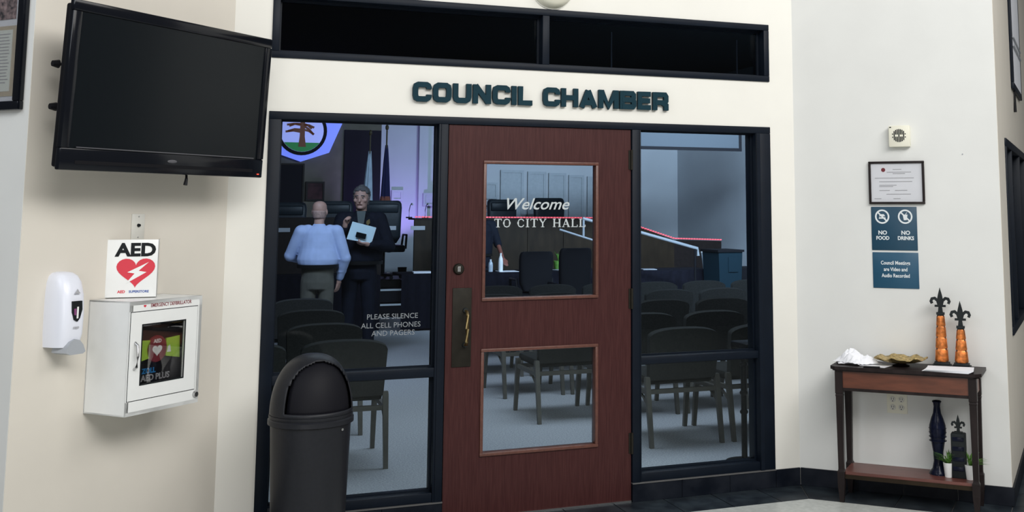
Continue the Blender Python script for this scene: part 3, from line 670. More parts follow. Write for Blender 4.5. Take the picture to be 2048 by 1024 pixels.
# fleur finial obelisks
def fleur(b, c, s, y0=-.006, y1=.006):
    x, z = c
    b.prism([(x+px*s, z+pz*s) for px, pz in [(-.16, .30), (0, 0.05), (.16, .30), (.10, .62), (0, 1.0), (-.10, .62)]], y0, y1)
    for q in (-1, 1):
        b.stroke([(x+q*a*s, z+c_*s) for a, c_ in [(.05, .1), (.12, .36), (.25, .48), (.38, .45), (.43, .33), (.38, .22)]], .13*s, y0, y1)
    b.box(x-.26*s, x+.26*s, y0*1.3, y1*1.3, z+.06*s, z+.16*s)
    b.prism([(x-.08*s, z+.1*s), (x+.08*s, z+.1*s), (x+.13*s, z-.3*s), (x-.13*s, z-.3*s)], y0*1.2, y1*1.2)
def obelisk(label, x, y, hb, hf, wb, wt, seg):
    t = thing('finial_obelisk', label, 'ornament', on_table(x, y), -45+4, 'copper fleur ornaments on the console table')
    b = MB()
    for w, z0, z1 in ((wb+.016, 0, .012), (wb+.008, .012, .024)): b.box(-w, w, -w*.8, w*.8, z0, z1, .002)
    b.build('base', 'iron', t, 40)
    core = MB(); core.rings([[Vector((sx_*w*.9, sy_*w*.72, z)) for sx_, sy_ in ((-1, -1), (1, -1), (1, 1), (-1, 1))] for w, z in ((wb, .024), (wt, hb))]); core.build('core', 'iron', t)
    for k in range(seg):
        f0, f1 = (k/seg)**.92, ((k+1)/seg)**.92; z0 = .030+(hb-.034)*f0; z1 = .030+(hb-.034)*f1-.006
        wa = wb+(wt-wb)*f0; wc = wb+(wt-wb)*f1
        b = MB(); b.rings([[Vector((w*math.copysign(abs(math.cos(a))**.6, math.cos(a)), w*.8*math.copysign(abs(math.sin(a))**.6, math.sin(a)), z)) for a in [2*math.pi*i/16 for i in range(16)]] for w, z in ((wa*1.0, z0-.002), (wa*1.1, z0+.006), ((wa+wc)/2*1.1, (z0+z1)/2), (wc*1.12, z1-.004), (wc*1.0, z1+.004))])
        b.build('copper_panel', 'copper', t, 35)
    b = MB(); b.box(-wt*1.1, wt*1.1, -wt, wt, hb, hb+.012); fleur(b, (0, hb+.035), hf); b.build('finial', 'iron', t)
    return t
obelisk('taller copper obelisk with a black fleur-de-lis top on the console table', .178, .085, .285, .115, .034, .020, 4)
obelisk('shorter copper obelisk with a black fleur-de-lis top at right of the taller one', .285, .075, .215, .115, .034, .020, 3)
# lower shelf objects
def on_shelf(x, y): return on_table(x, y, .166)
t = thing('navy_vase', 'slender dark navy bottle vase on the lower shelf of the console table', 'vase', on_shelf(.148, .03), -45)
MB().lathe([(0, 0), (.052, 0), (.050, .012), (.034, .03), (.026, .07), (.028, .12), (.038, .18), (.0455, .225), (.044, .26), (.034, .295), (.022, .325), (.0175, .36), (.020, .378), (.026, .388), (.022, .392), (.012, .386), (0, .37)], 32).build('body', 'navy_glaze', t, 60)
b = MB()
for k in range(4): b.lathe([(.0415, 0), (.0475, .002), (.0475, .005), (.0415, .007)], 24, c=(0, 0, .175+.022*k))
b.build('relief_band', 'navy_glaze', t, 60)
t = thing('fleur_caddy', 'small black carved block with a fleur-de-lis knob on the lower shelf beside the vase', 'ornament', on_shelf(.262, -.01), -45)
b = MB(); b.box(-.038, .038, -.03, .03, 0, .235, .006); b.build('block', 'iron', t, 40)
for z in (.04, .09, .145, .195): MB().box(-.03, .03, -.034, -.029, z, z+.022, .002).build('carved_panel', 'navy_glaze', t, 40)
b = MB(); fleur(b, (0, .255), .075); b.box(-.022, .022, -.02, .02, .233, .240); b.build('finial', 'iron', t)
def pot(label, x, y, seed, lean):
    t = thing('potted_plant', label, 'plant', on_shelf(x, y), -45, 'small green plants in white pots on the lower shelf')
    MB().lathe([(0, 0), (.020, 0), (.026, .06), (.028, .075), (.024, .076), (.02, .06), (0, .058)], 20).build('pot', 'white', t, 40)
    rnd = random.Random(seed); b = MB()
    for k in range(46):
        a = rnd.uniform(0, 2*math.pi); l = rnd.uniform(.05, .11); up = rnd.uniform(.4, 1.1)
        p0 = Vector((0, 0, .06)); d = Vector((math.cos(a)*.6+lean, math.sin(a)*.4, up)).normalized()
        p1 = p0+d*l*.6; p2 = p1+Vector((d.x*1.4, d.y*1.2, d.z*.25)).normalized()*l*.5
        s_ = Vector((-d.y, d.x, 0)).normalized()*.003
        f = [b.b.verts.new(p) for p in (p0-s_*.4, p0+s_*.4, p1+s_*1.6, p1-s_*1.6)]; b.b.faces.new(f)
        q = b.b.verts.new(p2); b.b.faces.new((f[3], f[2], q))
    b.build('foliage', 'green', t, kind='stuff')
pot('small white pot with feathery green plant left of the carved black block', .205, -.02, 1, -.0)
pot('small white pot with feathery green plant by the right front leg of the table', .318, -.03, 2, .5)
# outlet
t = thing('wall_outlet', 'cream four-socket outlet plate on the right wall under the table', 'outlet', RW(.5745, .448), -45)
MB().box(-.057, .057, -.006, 0, 0, .112, .002).build('plate', 'cream_plastic', t, 40)
for x in (-.024, .024):
    for z in (.034, .078):
        f = MB().lathe([(0, 0), (.0165, 0), (.0155, .003), (0, .003)], 20, mt=Matrix.Translation((x, -.006, z)) @ Matrix.Rotation(R(90), 4, 'X')).build('receptacle', 'offwhite', t, 40)
        b = MB(); b.box(x-.0075, x-.005, -.0096, -.008, z-.002, z+.009); b.box(x+.005, x+.0075, -.0096, -.008, z-.002, z+.009); b.cyl((x, -.008, z-.009), (x, -.0096, z-.009), .003, n=8); b.build('slot', 'ink', f)
# alarm sounder
t = thing('alarm_sounder', 'square cream wall sounder with a round dark grille above the certificate', 'sounder', RW(.6375, 1.972), -45)
MB().box(-.06, .06, -.045, 0, 0, .125, .005).build('housing', 'cream_plastic', t, 40)
b = MB(); 
for k in range(-4, 5):
    x = k*.009; h = math.sqrt(max(0, .038**2-x*x))
    if k % 3 == 0: b.box(x-.003, x+.003, -.0465, -.044, .066-h, .066+h)
    else:
        b.box(x-.003, x+.003, -.0465, -.044, .066+.006, .066+h); b.box(x-.003, x+.003, -.0465, -.044, .066-h, .066-.006)
b.build('grille', 'ink', t)
MB().box(-.054, -.044, -.0462, -.044, .112, .118).build('corner_mark', 'ink', t)
# certificate
t = thing('framed_certificate', 'small dark framed white certificate on the right wall above the blue signs', 'picture frame', RW(.6095, 1.640), -45)
b = MB(); b.frame(-.16, .16, 0, .25, .013, -.02, 0, .003); b.build('frame', 'espresso', t, 40)
dc = MB().box(-.148, .148, -.008, -.004, .012, .238).build('certificate', 'paper', t)
b = MB(); 
for z, x0, x1 in ((.200, -.02, .03), (.184, -.055, .085), (.176, -.02, .05), (.15, -.125, .1), (.129, -.10, .09), (.108, -.10, .0), (.101, -.10, -.02), (.078, -.10, -.04), (.078, -.01, .06), (.056, -.06, .08), (.03, -.13, -.09), (.03, -.02, .02)):
    b.box(x0, x1, -.0088, -.008, z, z+.0035)
b.build('printed_lines', 'print_grey', dc, kind='stuff')
MB().cyl((-.075, -.008, .200), (-.075, -.0092, .200), .012, n=20).build('emblem', 'darkred', dc)
MB().box(-.148, .148, -.0155, -.014, .012, .238).build('pane', 'glass_thin', t)
# blue signs
t = thing('no_food_sign', 'navy sign with two round prohibition symbols reading NO FOOD and NO DRINKS', 'sign', RW(.5875, 1.372), -45)
MB().box(-.131, .131, -.005, 0, 0, .252, .002).build('panel', 'sign', t, 40)
for sx_, w_ in ((-1, 'FOOD'), (1, 'DRINKS')):
    x = sx_*.066-.001; z = .195
    b = MB(); b.stroke([(x+.037*math.cos(2*math.pi*i/28), z+.037*math.sin(2*math.pi*i/28)) for i in range(28)], .009, -.0062, -.005, closed=True)
    b.stroke([(x-.026, z+.026), (x+.026, z-.026)], .008, -.0062, -.005)
    if sx_ < 0: b.prism([(x-.02, z-.012), (x+.02, z-.012), (x+.018, z-.004), (x-.018, z-.004)], -.0062, -.005); b.prism([(x-.018, z+.002), (x+.018, z+.002), (x+.01, z+.014), (x-.01, z+.014)], -.0062, -.005)
    else: b.prism([(x-.008, z-.02), (x+.008, z-.02), (x+.014, z+.012), (x-.014, z+.012)], -.0062, -.005); b.stroke([(x, z+.01), (x+.01, z+.024)], .003, -.0062, -.005)
    b.build('prohibition_symbol', 'sign_white', t)
    text('NO', .032, .001, 'sign_white', t, (x, -.0056, .101), off=.001)
    text(w_, .029, .001, 'sign_white', t, (x, -.0056, .070), off=.001, sx=.92)
t = thing('recording_notice', 'blue sign below the NO FOOD sign about recorded council meetings', 'sign', RW(.589, 1.154), -45)
MB().box(-.131, .131, -.005, 0, 0, .206, .002).build('panel', 'sign2', t, 40)
for s_, z in (('Council Meetings', .145), ('are Video and', .108), ('Audio Recorded', .072)):
    text(s_, .030, .001, 'sign_white', t, (0, -.0056, z), off=.0006, sx=.8)
o = MB().lathe([(0, 0), (.004, 0), (.003, .004), (0, .004)], 12, mt=Matrix.Rotation(R(90), 4, 'X')).build('wall_nail', 'grey_plastic', None, 40); o.location = RW(.985, 1.925); o.rotation_euler = (0, 0, R(-45)); tag(o, 'tiny nail head in the bare right wall at right of the certificate', 'nail')
# picture frame hanging on far right return wall
t = thing('hanging_display_case', 'black framed wall case with white interior high on the far right return wall', 'picture frame', CFR+Vector((S, S, 0))*1.38+Vector((0, 0, 2.44)), 45)
b = MB(); b.frame(0, .95, 0, 1.0, .045, -.022, 0, .004); b.build('frame', 'frame', t, 40)
MB().box(.02, .93, -.02, -.004, .02, .98).build('backing', 'mat_board', t)
MB().box(.045, .905, -.03, -.02, .30, .315).build('ledge', 'grey_plastic', t); MB().box(.045, .905, -.03, -.02, .36, .37).build('ledge', 'grey_plastic', t)
MB().cyl((.19, -.012, 0), (.19, -.012, -.15), .006, .01).build('pull_cord', 'black', t)
# ================================================================== CHAMBER OBJECTS
def audience_chair(label):
    t = thing('audience_chair', label, 'chair', (0, 0, 0), 0, 'audience chairs in rows')
    b = MB(); b.box(-.25, .25, -.02, .48, .40, .46, .02); b.build('seat', 'fabric_dark', t, 40)
    # back panel with arched top, at y=-.06 (rear)
    pr = [(-.25, .44), (.25, .44), (.265, .735)] + [(.265*math.copysign(abs(math.cos(a))**.75, math.cos(a)), .735+.06*math.sin(a)) for a in [math.pi*i/12 for i in range(1, 12)]] + [(-.265, .735)]
    b = MB(); mt = Matrix.Translation((0, -.03, .44)) @ Matrix.Rotation(R(9), 4, 'X') @ Matrix.Translation((0, 0, -.44))
    b.rings([[mt @ Vector((x, y, z)) for x, z in pr] for y in (-.03, .025)]); b.build('backrest', 'fabric_dark', t, 40)
    for sx_ in (-1, 1):
        x = sx_*.265
        b = MB(); b.rings([[Vector((x+dx*w, y+dy*w, z)) for dx, dy in ((-1, -1), (1, -1), (1, 1), (-1, 1))] for w, y, z in ((.014, -.13, 0), (.018, -.05, .44), (.015, -.05, .46))]); b.build('leg', 'chair_leg', t)
        b = MB(); b.rings([[Vector((x+dx*w, y+dy*w, z)) for dx, dy in ((-1, -1), (1, -1), (1, 1), (-1, 1))] for w, y, z in ((.014, .50, 0), (.018, .44, .40), (.018, .44, .42))]); b.build('leg', 'chair_leg', t)
        MB().box(x-.014, x+.014, -.05, .45, .345, .375).build('side_rail', 'chair_leg', t)
        b = MB(); b.cyl((x, -.05, .28), (x, .10, .36), .010, n=8); b.build('brace', 'chair_leg', t)
    MB().box(-.26, .26, -.065, -.035, .345, .375).build('rear_rail', 'chair_leg', t)
    MB().box(-.26, .26, .43, .455, .345, .375).build('front_rail', 'chair_leg', t)
    return t
ordn = ['first', 'second', 'third', 'fourth', 'fifth', 'sixth', 'seventh', 'eighth']
proto = None
rows_ = [('left', [(1.42, [-.33, -.95]), (2.5, [-.33, -.95]), (3.65, [-.30, -.93, -1.56]), (4.85, [-.25, -.88, -1.5])]),
         ('right', [(1.34, [1.98, 2.60]), (2.42, [1.52, 2.14, 2.76, 3.38]), (3.60, [1.58, 2.20, 2.82, 3.44, 4.06]), (4.75, [1.55, 2.17, 2.79, 3.41, 4.03, 4.65]), (5.9, [1.9, 2.52, 3.14, 3.76, 4.38, 5.0, 5.62])])]
for side, rr_ in rows_:
    for ri, (y, xs) in enumerate(rr_):
        for ci, x in enumerate(xs):
            lb = 'charcoal audience chair, %s from aisle, %s row behind glass, %s block' % (ordn[ci], ordn[ri], side)
            if proto is None: proto = audience_chair(lb); o = proto
            else: o = dup(proto); o['label'] = lb
            o.location = (x, y, 0); o.rotation_euler = (0, 0, R(random.uniform(-2, 2)))
# staff tables with black cloth
def cloth_table(label, x0, x1, y, dep=.7, z=.75):
    t = thing('cloth_table', label, 'table', ((x0+x1)/2, y, 0)); hw_ = (x1-x0)/2
    MB().box(-hw_, hw_, 0, dep, z-.03, z, .006).build('tabletop', 'cloth_black', t, 40)
    b = MB(); n = int(hw_*2/.04)
    pts = [(-hw_+2*hw_*i/n, -.01+.012*math.sin(i*1.7)) for i in range(n+1)]
    b.rings([[Vector((x, yy, zz)) for x, yy in pts]+[Vector((x, yy+.006, zz)) for x, yy in pts[::-1]] for zz in (.03, z-.005)]); b.build('cloth_skirt', 'cloth_black', t, 40)
    for sx_ in (-1, 1): MB().cyl((sx_*(hw_-.1), dep/2, 0), (sx_*(hw_-.1), dep/2, z-.03), .02).build('leg', 'black', t)
    return t
cloth_table('long black-clothed table behind the two standing men, left of the steps', -2.0, 1.16, 9.0)
cloth_table('short black-clothed table right of the aisle steps in the left sidelight', 1.44, 2.16, 9.0)
cloth_table('long black-clothed staff table seen through the door window', 2.24, 4.4, 9.0)
cloth_table('black-clothed table at right with a pale cup, seen in the right sidelight', 4.5, 5.95, 8.7)
# small table items
def bottle(label, px, py, y, z=.75, h=.2, mt='water'):
    x = pt(px, py, y).x
    t = thing('water_bottle', label, 'bottle', (x, y, z), 0, 'water bottles on the staff tables')
    MB().lathe([(0, 0), (.033, 0), (.034, .1*h/.2), (.03, .14*h/.2), (.013, .175*h/.2), (.013, .19*h/.2), (0, .19*h/.2)], 16).build('body', mt, t, 50)
    MB().cyl((0, 0, .185*h/.2), (0, 0, h), .014).build('cap', 'white', t)
bottle('water bottle at the far left end of the long black table', 545, 560, 9.2, h=.24)
bottle('tall white bottle on papers in the lower left of the door window', 1001, 545, 9.15, h=.26, mt='white')
bottle('clear water bottle left of the tall white bottle', 981, 545, 9.25, h=.17)
bottle('clear water bottle at the right end of the door window', 1167, 545, 9.2, h=.16)
def flat(name, label, cat, px0, px1, y, w_y, z, mt, h=.006):
    x0, x1 = pt(px0, 545, y).x, pt(px1, 545, y).x
    o = MB().box(-(x1-x0)/2, (x1-x0)/2, -w_y/2, w_y/2, 0, h, .001).build(name, mt, None); o.location = ((x0+x1)/2, y, z); o.rotation_euler = (0, 0, R(random.uniform(-12, 12))); return tag(o, label, cat)
flat('white_papers', 'white papers on the short black table beside the door jamb', 'papers', 826, 862, 9.25, .25, .752, 'paper', .02)
flat('loose_papers', 'white papers under the tall white bottle on the staff table', 'papers', 995, 1033, 9.2, .28, .752, 'paper')
flat('loose_papers', 'grey papers beside the round cup on the staff table', 'papers', 1108, 1150, 9.22, .25, .752, 'grey_plastic', .01)
flat('loose_papers', 'pale papers at the left edge of the right sidelight table', 'papers', 1284, 1310, 8.95, .22, .752, 'grey_plastic', .01)
t = thing('paper_cup', 'round pale cup on the staff table in the door window', 'cup', (pt(1135, 540, 9.12).x, 9.12, .752)); MB().lathe([(0, 0), (.04, 0), (.052, .05), (.05, .085), (0, .086)], 20).build('cup_body', 'water', t, 50); MB().lathe([(.05, .08), (.055, .084), (.055, .092), (0, .094)], 20).build('cup_lid', 'water', t, 50)
t = thing('pale_tumbler', 'pale blue tumbler on the table left of the black cabinet', 'cup', (pt(1412, 540, 8.9).x, 8.9, .75)); MB().lathe([(0, 0), (.045, 0), (.075, .24), (.07, .243), (.04, .02), (0, .02)], 20).build('tumbler', 'water', t, 50); MB().lathe([(.06, .23), (.078, .235), (.078, .25), (0, .255)], 20).build('lid', 'white', t, 50)
# tabletop plant
t = thing('desk_plant', 'small green potted plant among the black chairs in the door window', 'plant', (pt(1117, 520, 9.5).x, 9.5, .75))
MB().lathe([(0, 0), (.06, 0), (.075, .12), (.07, .125), (0, .11)], 20).build('pot', 'green', t, 50)
b = MB()
for k in range(24):
    a = k*2.4; l = random.uniform(.06, .17); p1 = Vector((math.cos(a)*l*.4, math.sin(a)*l*.4, .12+l)); s_ = Vector((-math.sin(a), math.cos(a), 0))*.012
    v = [b.b.verts.new(p) for p in (Vector((0, 0, .11)), p1*.7+s_+Vector((0, 0, .03)), p1, p1*.7-s_+Vector((0, 0, .03)))]; b.b.faces.new(v)
b.build('foliage', 'green', t, kind='stuff')
# task / executive chairs
def exec_chair(label, x, y, rz, w, ztop, zseat=.48, zb=0, grp='black leather chairs'):
    t = thing('executive_chair', label, 'chair', (x, y, zb), rz, grp)
    b = MB(); hb = ztop-zb; z0 = zseat+.08
    rs = []
    for z_, ww, yy in ((z0, .40, 0), (z0+.1, .5, -.01), (hb-.22, .52, .0), (hb-.12, .53, .01), (hb-.05, .52, .02), (hb-.015, .49, .03), (hb, .44, .035)):
        k = w/.53*ww/2; lm = 'black_matt' if 'back' in label.split(' ')[-3:] or 'task' in label or 'rounded' in label else 'leather'; rs.append([Vector((k*math.copysign(abs(math.cos(a))**.35, math.cos(a)), .24+yy+.055*math.copysign(abs(math.sin(a))**.6, math.sin(a)), z_)) for a in [2*math.pi*i/28 for i in range(28)]])
    b.rings(rs); bk = b.build('backrest', lm, t, 60)
    MB().box(-w*.4, w*.4, .165, .195, hb-.20, hb-.05, .02).build('headrest_pad', lm, bk, 50)
    MB().box(-w*.47, w*.47, -.26, .24, zseat-.05, zseat+.06, .03).build('seat', lm, t, 50)
    for sx_ in (-1, 1):
        MB().tube([(sx_*w*.5, .2, zseat+.02), (sx_*w*.53, .18, zseat+.22), (sx_*w*.53, -.12, zseat+.22), (sx_*w*.5, -.16, zseat)], .018, 8).build('armrest', 'black', t, 50)
    MB().cyl((0, 0, .08), (0, 0, zseat-.05), .03).build('gas_post', 'black', t, 40)
    b = MB()
    for k in range(5): a = 2*math.pi*k/5; b.box(0, w*.46, -.02, .02, .05, .09, 0, Matrix.Rotation(a, 4, 'Z')); b.cyl((w*.44*math.cos(a), w*.44*math.sin(a)-.012, .03), (w*.44*math.cos(a), w*.44*math.sin(a)+.012, .03), .03, n=10)
    b.build('star_base', 'black', t)
DZ = .51    # dais floor height
for lb, px, y, w, pz in (('left of the two wide black leather dais chairs behind the standing men', 668, 12.1, .62, 402), ('right of the two wide black leather dais chairs, behind the officer', 764, 12.1, .66, 401),
                     ('black leather dais chair at left of the door window', 1004, 12.6, .53, 399), ('black leather dais chair in the middle of the door window', 1098, 12.6, .58, 396), ('black leather chair at the far left of the left sidelight', 574, 12.1, .62, 405)):
    p = pt(px, pz, y+.24); exec_chair(lb, p.x, y, 0, w, p.z, zb=DZ)
for lb, px, y, w, pz in (('low black task chair back at the middle of the door window', 1072, 8.3, .46, 503), ('rounded black chair back at right of the door window', 1150, 7.3, .42, 496)):
    p = pt(px, pz, y-.24); exec_chair(lb, p.x, y, 180, w, p.z)
# dais platform, desk, steps
t = thing('dais_platform', 'raised dark dais platform across the back of the chamber', 'platform', (0, 11.0, 0))
MB().box(-2.9, 1.5, 0, 2.95, 0, DZ).build('platform', 'dais_dark', t); MB().box(1.95, 7.3, 0, 2.95, 0, DZ).build('platform', 'dais_dark', t); MB().box(1.5, 1.95, .9, 2.95, 0, DZ).build('platform', 'dais_dark', t)
for k in range(2):
    MB().box(1.5, 1.95, k*.3+.02, .9, k*.2, k*.2+.19).build('step', 'black_matt', t)
    MB().box(1.5, 1.93, k*.3+.0, k*.3+.05, k*.2+.175, k*.2+.20).build('nosing', 'nosing', t)
t = thing('dais_desk', 'curved dark wood council desk with a red light strip along its top', 'desk', (0, 10.9, 0))
b = MB(); b.box(-2.9, 1.48, 0, .06, 0, 1.47); b.build('left_front', 'dais_dark', t); MB().box(-2.9, 1.48, 0, .5, 1.47, 1.50).build('left_top', 'dais_dark', t)
x = 1.97; k = 0
while x < 5.5:
    w = .60; MB().box(x+.004, min(x+w, 5.5)-.004, -.0, .06, 0, 1.46).build('front_panel', 'dais_wood', t); x += w
MB().box(1.97, 5.5, -.01, .5, 1.46, 1.485).build('desk_top', 'dais_dark', t)
ramp = [(5.5, 0), (7.15, 0), (7.15, 1.09), (6.32, 1.12), (5.5, 1.37)]
MB().prism([(5.5, 0), (6.32, 0), (6.32, 1.12), (5.5, 1.40)], 0, .06).build('ramp_wall', 'dais_wood', t)
MB().prism([(6.32, 0), (7.2, 0), (7.2, 1.09), (6.32, 1.12)], 0, .06).build('end_wall', 'dais_dark', t)
def beads(name, p0, p1, n):
    b = MB(); p0, p1 = Vector(p0), Vector(p1)
    for i in range(n):
        c = p0.lerp(p1, (i+.5)/n); L = (p1-p0).length/n*.36; b.box(c.x-L, c.x+L, c.y-.012, c.y+.012, c.z-.010, c.z+.010)
    o = b.build(name, 'led', t, kind='stuff'); return o
beads('light_strip', (1.97, -.012, 1.505), (5.5, -.012, 1.485), 70)
beads('light_strip', (5.5, -.012, 1.40), (6.32, -.012, 1.145), 18); beads('light_strip', (6.32, -.012, 1.145), (7.2, -.012, 1.115), 18)
MB().box(5.0, 5.5, .0, .05, 1.40, 1.485).build('desk_end', 'dais_dark', t)
# ramp handrail, pale, y=8
y = 8.05
P = lambda px, py: pt(px, py, y)
t = thing('ramp_handrail', 'pale steel ramp handrail sloping down across the door window and right sidelight', 'handrail', (P(1168, 475).x, y, 0))
def loc_(p): return (p.x-P(1168, 475).x, 0, p.z)
MB().tube([loc_(P(1165, 437)), loc_(P(1188, 443)), loc_(P(1278, 464)), loc_(P(1395, 497)), loc_(P(1395, 497)+Vector((.01, 0, -.1)))], .022, 10).build('top_rail', 'rail', t, 50)
MB().tube([loc_(P(1119, 459)), loc_(P(1188, 481))], .014, 8).build('lower_rail', 'rail', t, 50)
for px, py in ((1167, 438), (1390, 496)):
    p = loc_(P(px, py)); MB().cyl((p[0], 0, 0 if px > 1300 else p[2]-.25), (p[0], 0, p[2]), .016).build('post', 'rail' if px < 1300 else 'black', t, 40)
# officer's name plates / microphones on the dais
def mic(label, px, py, y, z):
    x = pt(px, py, y).x; t = thing('microphone', label, 'microphone', (x, y, z), 0, 'gooseneck microphones on the dais desk')
    MB().cyl((0, 0, 0), (0, 0, .02), .05).build('base', 'black', t, 40)
    MB().tube([(0, 0, .02), (0, 0, .12), (.01, -.04, .2), (.02, -.09, .22)], .006, 6).build('gooseneck', 'black', t, 50)
    MB().cap((.02, -.09, .22), (.02, -.14, .21), .014).build('capsule', 'grey_plastic', t, 50)
mic('microphone on the dais desk left of the brown panel', 818, 440, 11.1, 1.485); mic('microphone on the dais desk right of the brown panel', 850, 440, 11.1, 1.485)
for lb, a, c, py, y_ in (('pale name plate on the dais at the officer right side', 772, 792, 452, 10.888), ('pale name plate on the dais beside the door jamb', 822, 850, 452, 10.888), ('pale name plate on the dais left of the bald man', 548, 580, 456, 10.888)):
    p0, p1 = pt(a, py, y_), pt(c, py+8, y_)
    o = MB().box(0, p1.x-p0.x, 0, .01, 0, p0.z-p1.z).build('name_plate', 'grey_plastic', None); o.location = (p0.x, y_, p1.z); tag(o, lb, 'name plate', 'name plates on the dais front')
# seal sign on back wall
c = pt(604, 262, 13.9)
t = thing('seal_sign', 'blue backlit city seal with a tall tree, high on the back wall of the chamber', 'sign', (c.x, 13.9, c.z))
hexp = [(0, -.535), (.475, -.37), (.69, .16), (.475, .62), (0, .8), (-.475, .62), (-.69, .16), (-.475, -.37)]
MB().prism(hexp, 0, .08).build('backlit_panel', 'seal_light', t)
def circ(r, n=40): return [(r*math.cos(2*math.pi*i/n), r*math.sin(2*math.pi*i/n)) for i in range(n)]
MB().prism(circ(.425), -.03, 0).build('black_ring', 'black_matt', t)
MB().prism(circ(.365), -.04, -.03).build('seal_disc', 'seal_sky', t)
MB().prism([(.363*math.cos(a), .363*math.sin(a)) for a in [math.pi*(1.19+.62*i/16) for i in range(17)]], -.05, -.04).build('grass_mound', 'grass', t)
tr = MB().prism([(-.06, -.28), (.07, -.28), (.045, -.1), (.04, .36), (-.03, .36), (-.04, -.1)], -.06, -.05).build('tree_trunk', 'trunk', t)
for a in [(-.02, .10, -.26, .10), (-.02, -.02, -.28, -.02), (.02, .10, .20, .06), (-.02, .19, -.24, .2), (-.02, .12, -.22, .08), (-.02, .02, -.24, -.01), (-.02, .17, -.2, .2), (.02, .12, .16, .04), (.02, .02, .20, -.06), (.02, .17, .18, .2), (0, .27, -.18, .27), (0, .26, .17, .27), (.03, .08, .19, -.06)]:
    b = MB(); b.stroke([(a[0], a[1]), ((a[0]+a[2])/2, (a[1]+a[3])/2+.02), (a[2], a[3])], .036, -.062, -.052); b.build('branch', 'trunk', tr)
# flags
t = thing('white_flag', 'furled white flag on a pole beside the officer in front of the dark doorway', 'flag', (1.55, 12.7, DZ))
MB().cyl((0, 0, 0), (0, 0, 2.35), .014).build('pole', 'pole', t); MB().ell((0, 0, 2.39), (.03, .03, .05)).build('finial', 'pole', t, 60); MB().cyl((0, 0, 0), (0, 0, .05), .13, .11).build('base', 'brass', t)
def drape(h0, h1, w0, w1, seed, mtn, par, name, fold=7, dx=0):
    rnd = random.Random(seed); b = MB(); rs = []; n = 36
    for j in range(9):
        f = j/8; z = h1+(h0-h1)*f; w = w0+(w1-w0)*f**.8
        rs.append([Vector((dx*f+w*math.cos(a)*(1+.16*math.sin(a*fold+j*.1)), .5*w*math.sin(a)*(1+.2*math.sin(a*fold)), z)) for a in [2*math.pi*i/n for i in range(n)]])
    b.rings(rs); return b.build(name, mtn, par, 60)
drape(.5, 2.08, .02, .115, 1, 'flag_white', t, 'flag_cloth', dx=-.04)
t = thing('navy_flag', 'furled dark blue flag with red and gold lower folds beside the lavender wall', 'flag', (1.86, 12.9, DZ))
MB().cyl((0, 0, 0), (0, 0, 2.45), .014).build('pole', 'pole', t); MB().ell((0, 0, 2.5), (.03, .03, .05)).build('finial', 'pole', t, 60); MB().cyl((0, 0, 0), (0, 0, .05), .13, .11).build('base', 'brass', t)
drape(1.3, 2.2, .02, .075, 2, 'flag_navy', t, 'upper_folds'); drape(.5, 1.33, .075, .12, 3, 'flag_red', t, 'lower_folds')
# back wall pictures & panels
def pict(name, label, px0, px1, py0, py1, y, fr, fill, fw=.03, cat='picture frame', grp=None):
    a, c_ = pt(px0, py0, y), pt(px1, py1, y); w, h = c_.x-a.x, a.z-c_.z
    t = thing(name, label, cat, (a.x, y, c_.z), 0, grp)
    MB().frame(0, w, 0, h, fw, -.03, 0).build('frame', fr, t); MB().box(fw*.8, w-fw*.8, -.015, -.003, fw*.8, h-fw*.8).build('panel', fill, t); return t
pict('framed_picture', 'small dark reddish framed picture on the brown wall behind the bald man', 612, 648, 363, 402, 13.98, 'dais_dark', M('dim_red_print', (.05, .018, .022), .6, noise=.5, scale=6))
pict('wall_monitor', 'dark wall panel below the seal at the left of the chamber', 545, 606, 326, 420, 13.9, 'dais_dark', 'ch_dark', cat='panel')
for k, (a, c_, t0) in enumerate(((1001, 1046, 340), (1055, 1091, 343), (1097, 1131, 346), (1137, 1167, 350), (1174, 1200, 353))):
    pict('wall_panel', 'tall grey-blue wall panel, %s from the left in the row behind the dais chairs' % ordn[k], a, c_, t0, 440, 13.98, 'panel_blue', 'panel_blue', .05, 'panel', 'tall panels on the chamber back wall')
pict('wall_panel', 'short grey-blue panel left of the tall panels behind the dais', 966, 994, 365, 398, 13.98, 'panel_blue', 'panel_blue', .04, 'panel')
pict('wall_panel', 'small square grey panel on the pale wall in the left sidelight', 846, 870, 386, 412, 13.86, 'panel_blue', 'panel_blue', .04, 'panel')
pict('wall_panel', 'faint square panel on the lavender wall in the left sidelight', 783, 805, 380, 402, 13.98, 'ch_wall', 'ch_wall', .04, 'panel')
# hanging screen
a = pt(1483, 303, 8.3)
t = thing('projection_screen', 'pale hanging screen with a black border at top of the right sidelight', 'screen', (a.x-2.1, 8.3, a.z))
MB().frame(0, 2.1, 0, .5, .045, -.01, .01).build('border', 'black_matt', t); MB().box(.04, 2.06, -.004, .004, .04, .46).build('screen_surface', M('dim_screen_cloth', (.05, .06, .07), .8), t); b = MB(); b.box(0, 2.1, -.05, .05, .5, .6); b.box(.05, .07, -.01, .01, .6, CH-a.z); b.box(2.03, 2.05, -.01, .01, .6, CH-a.z); b.build('housing', 'black_matt', t)
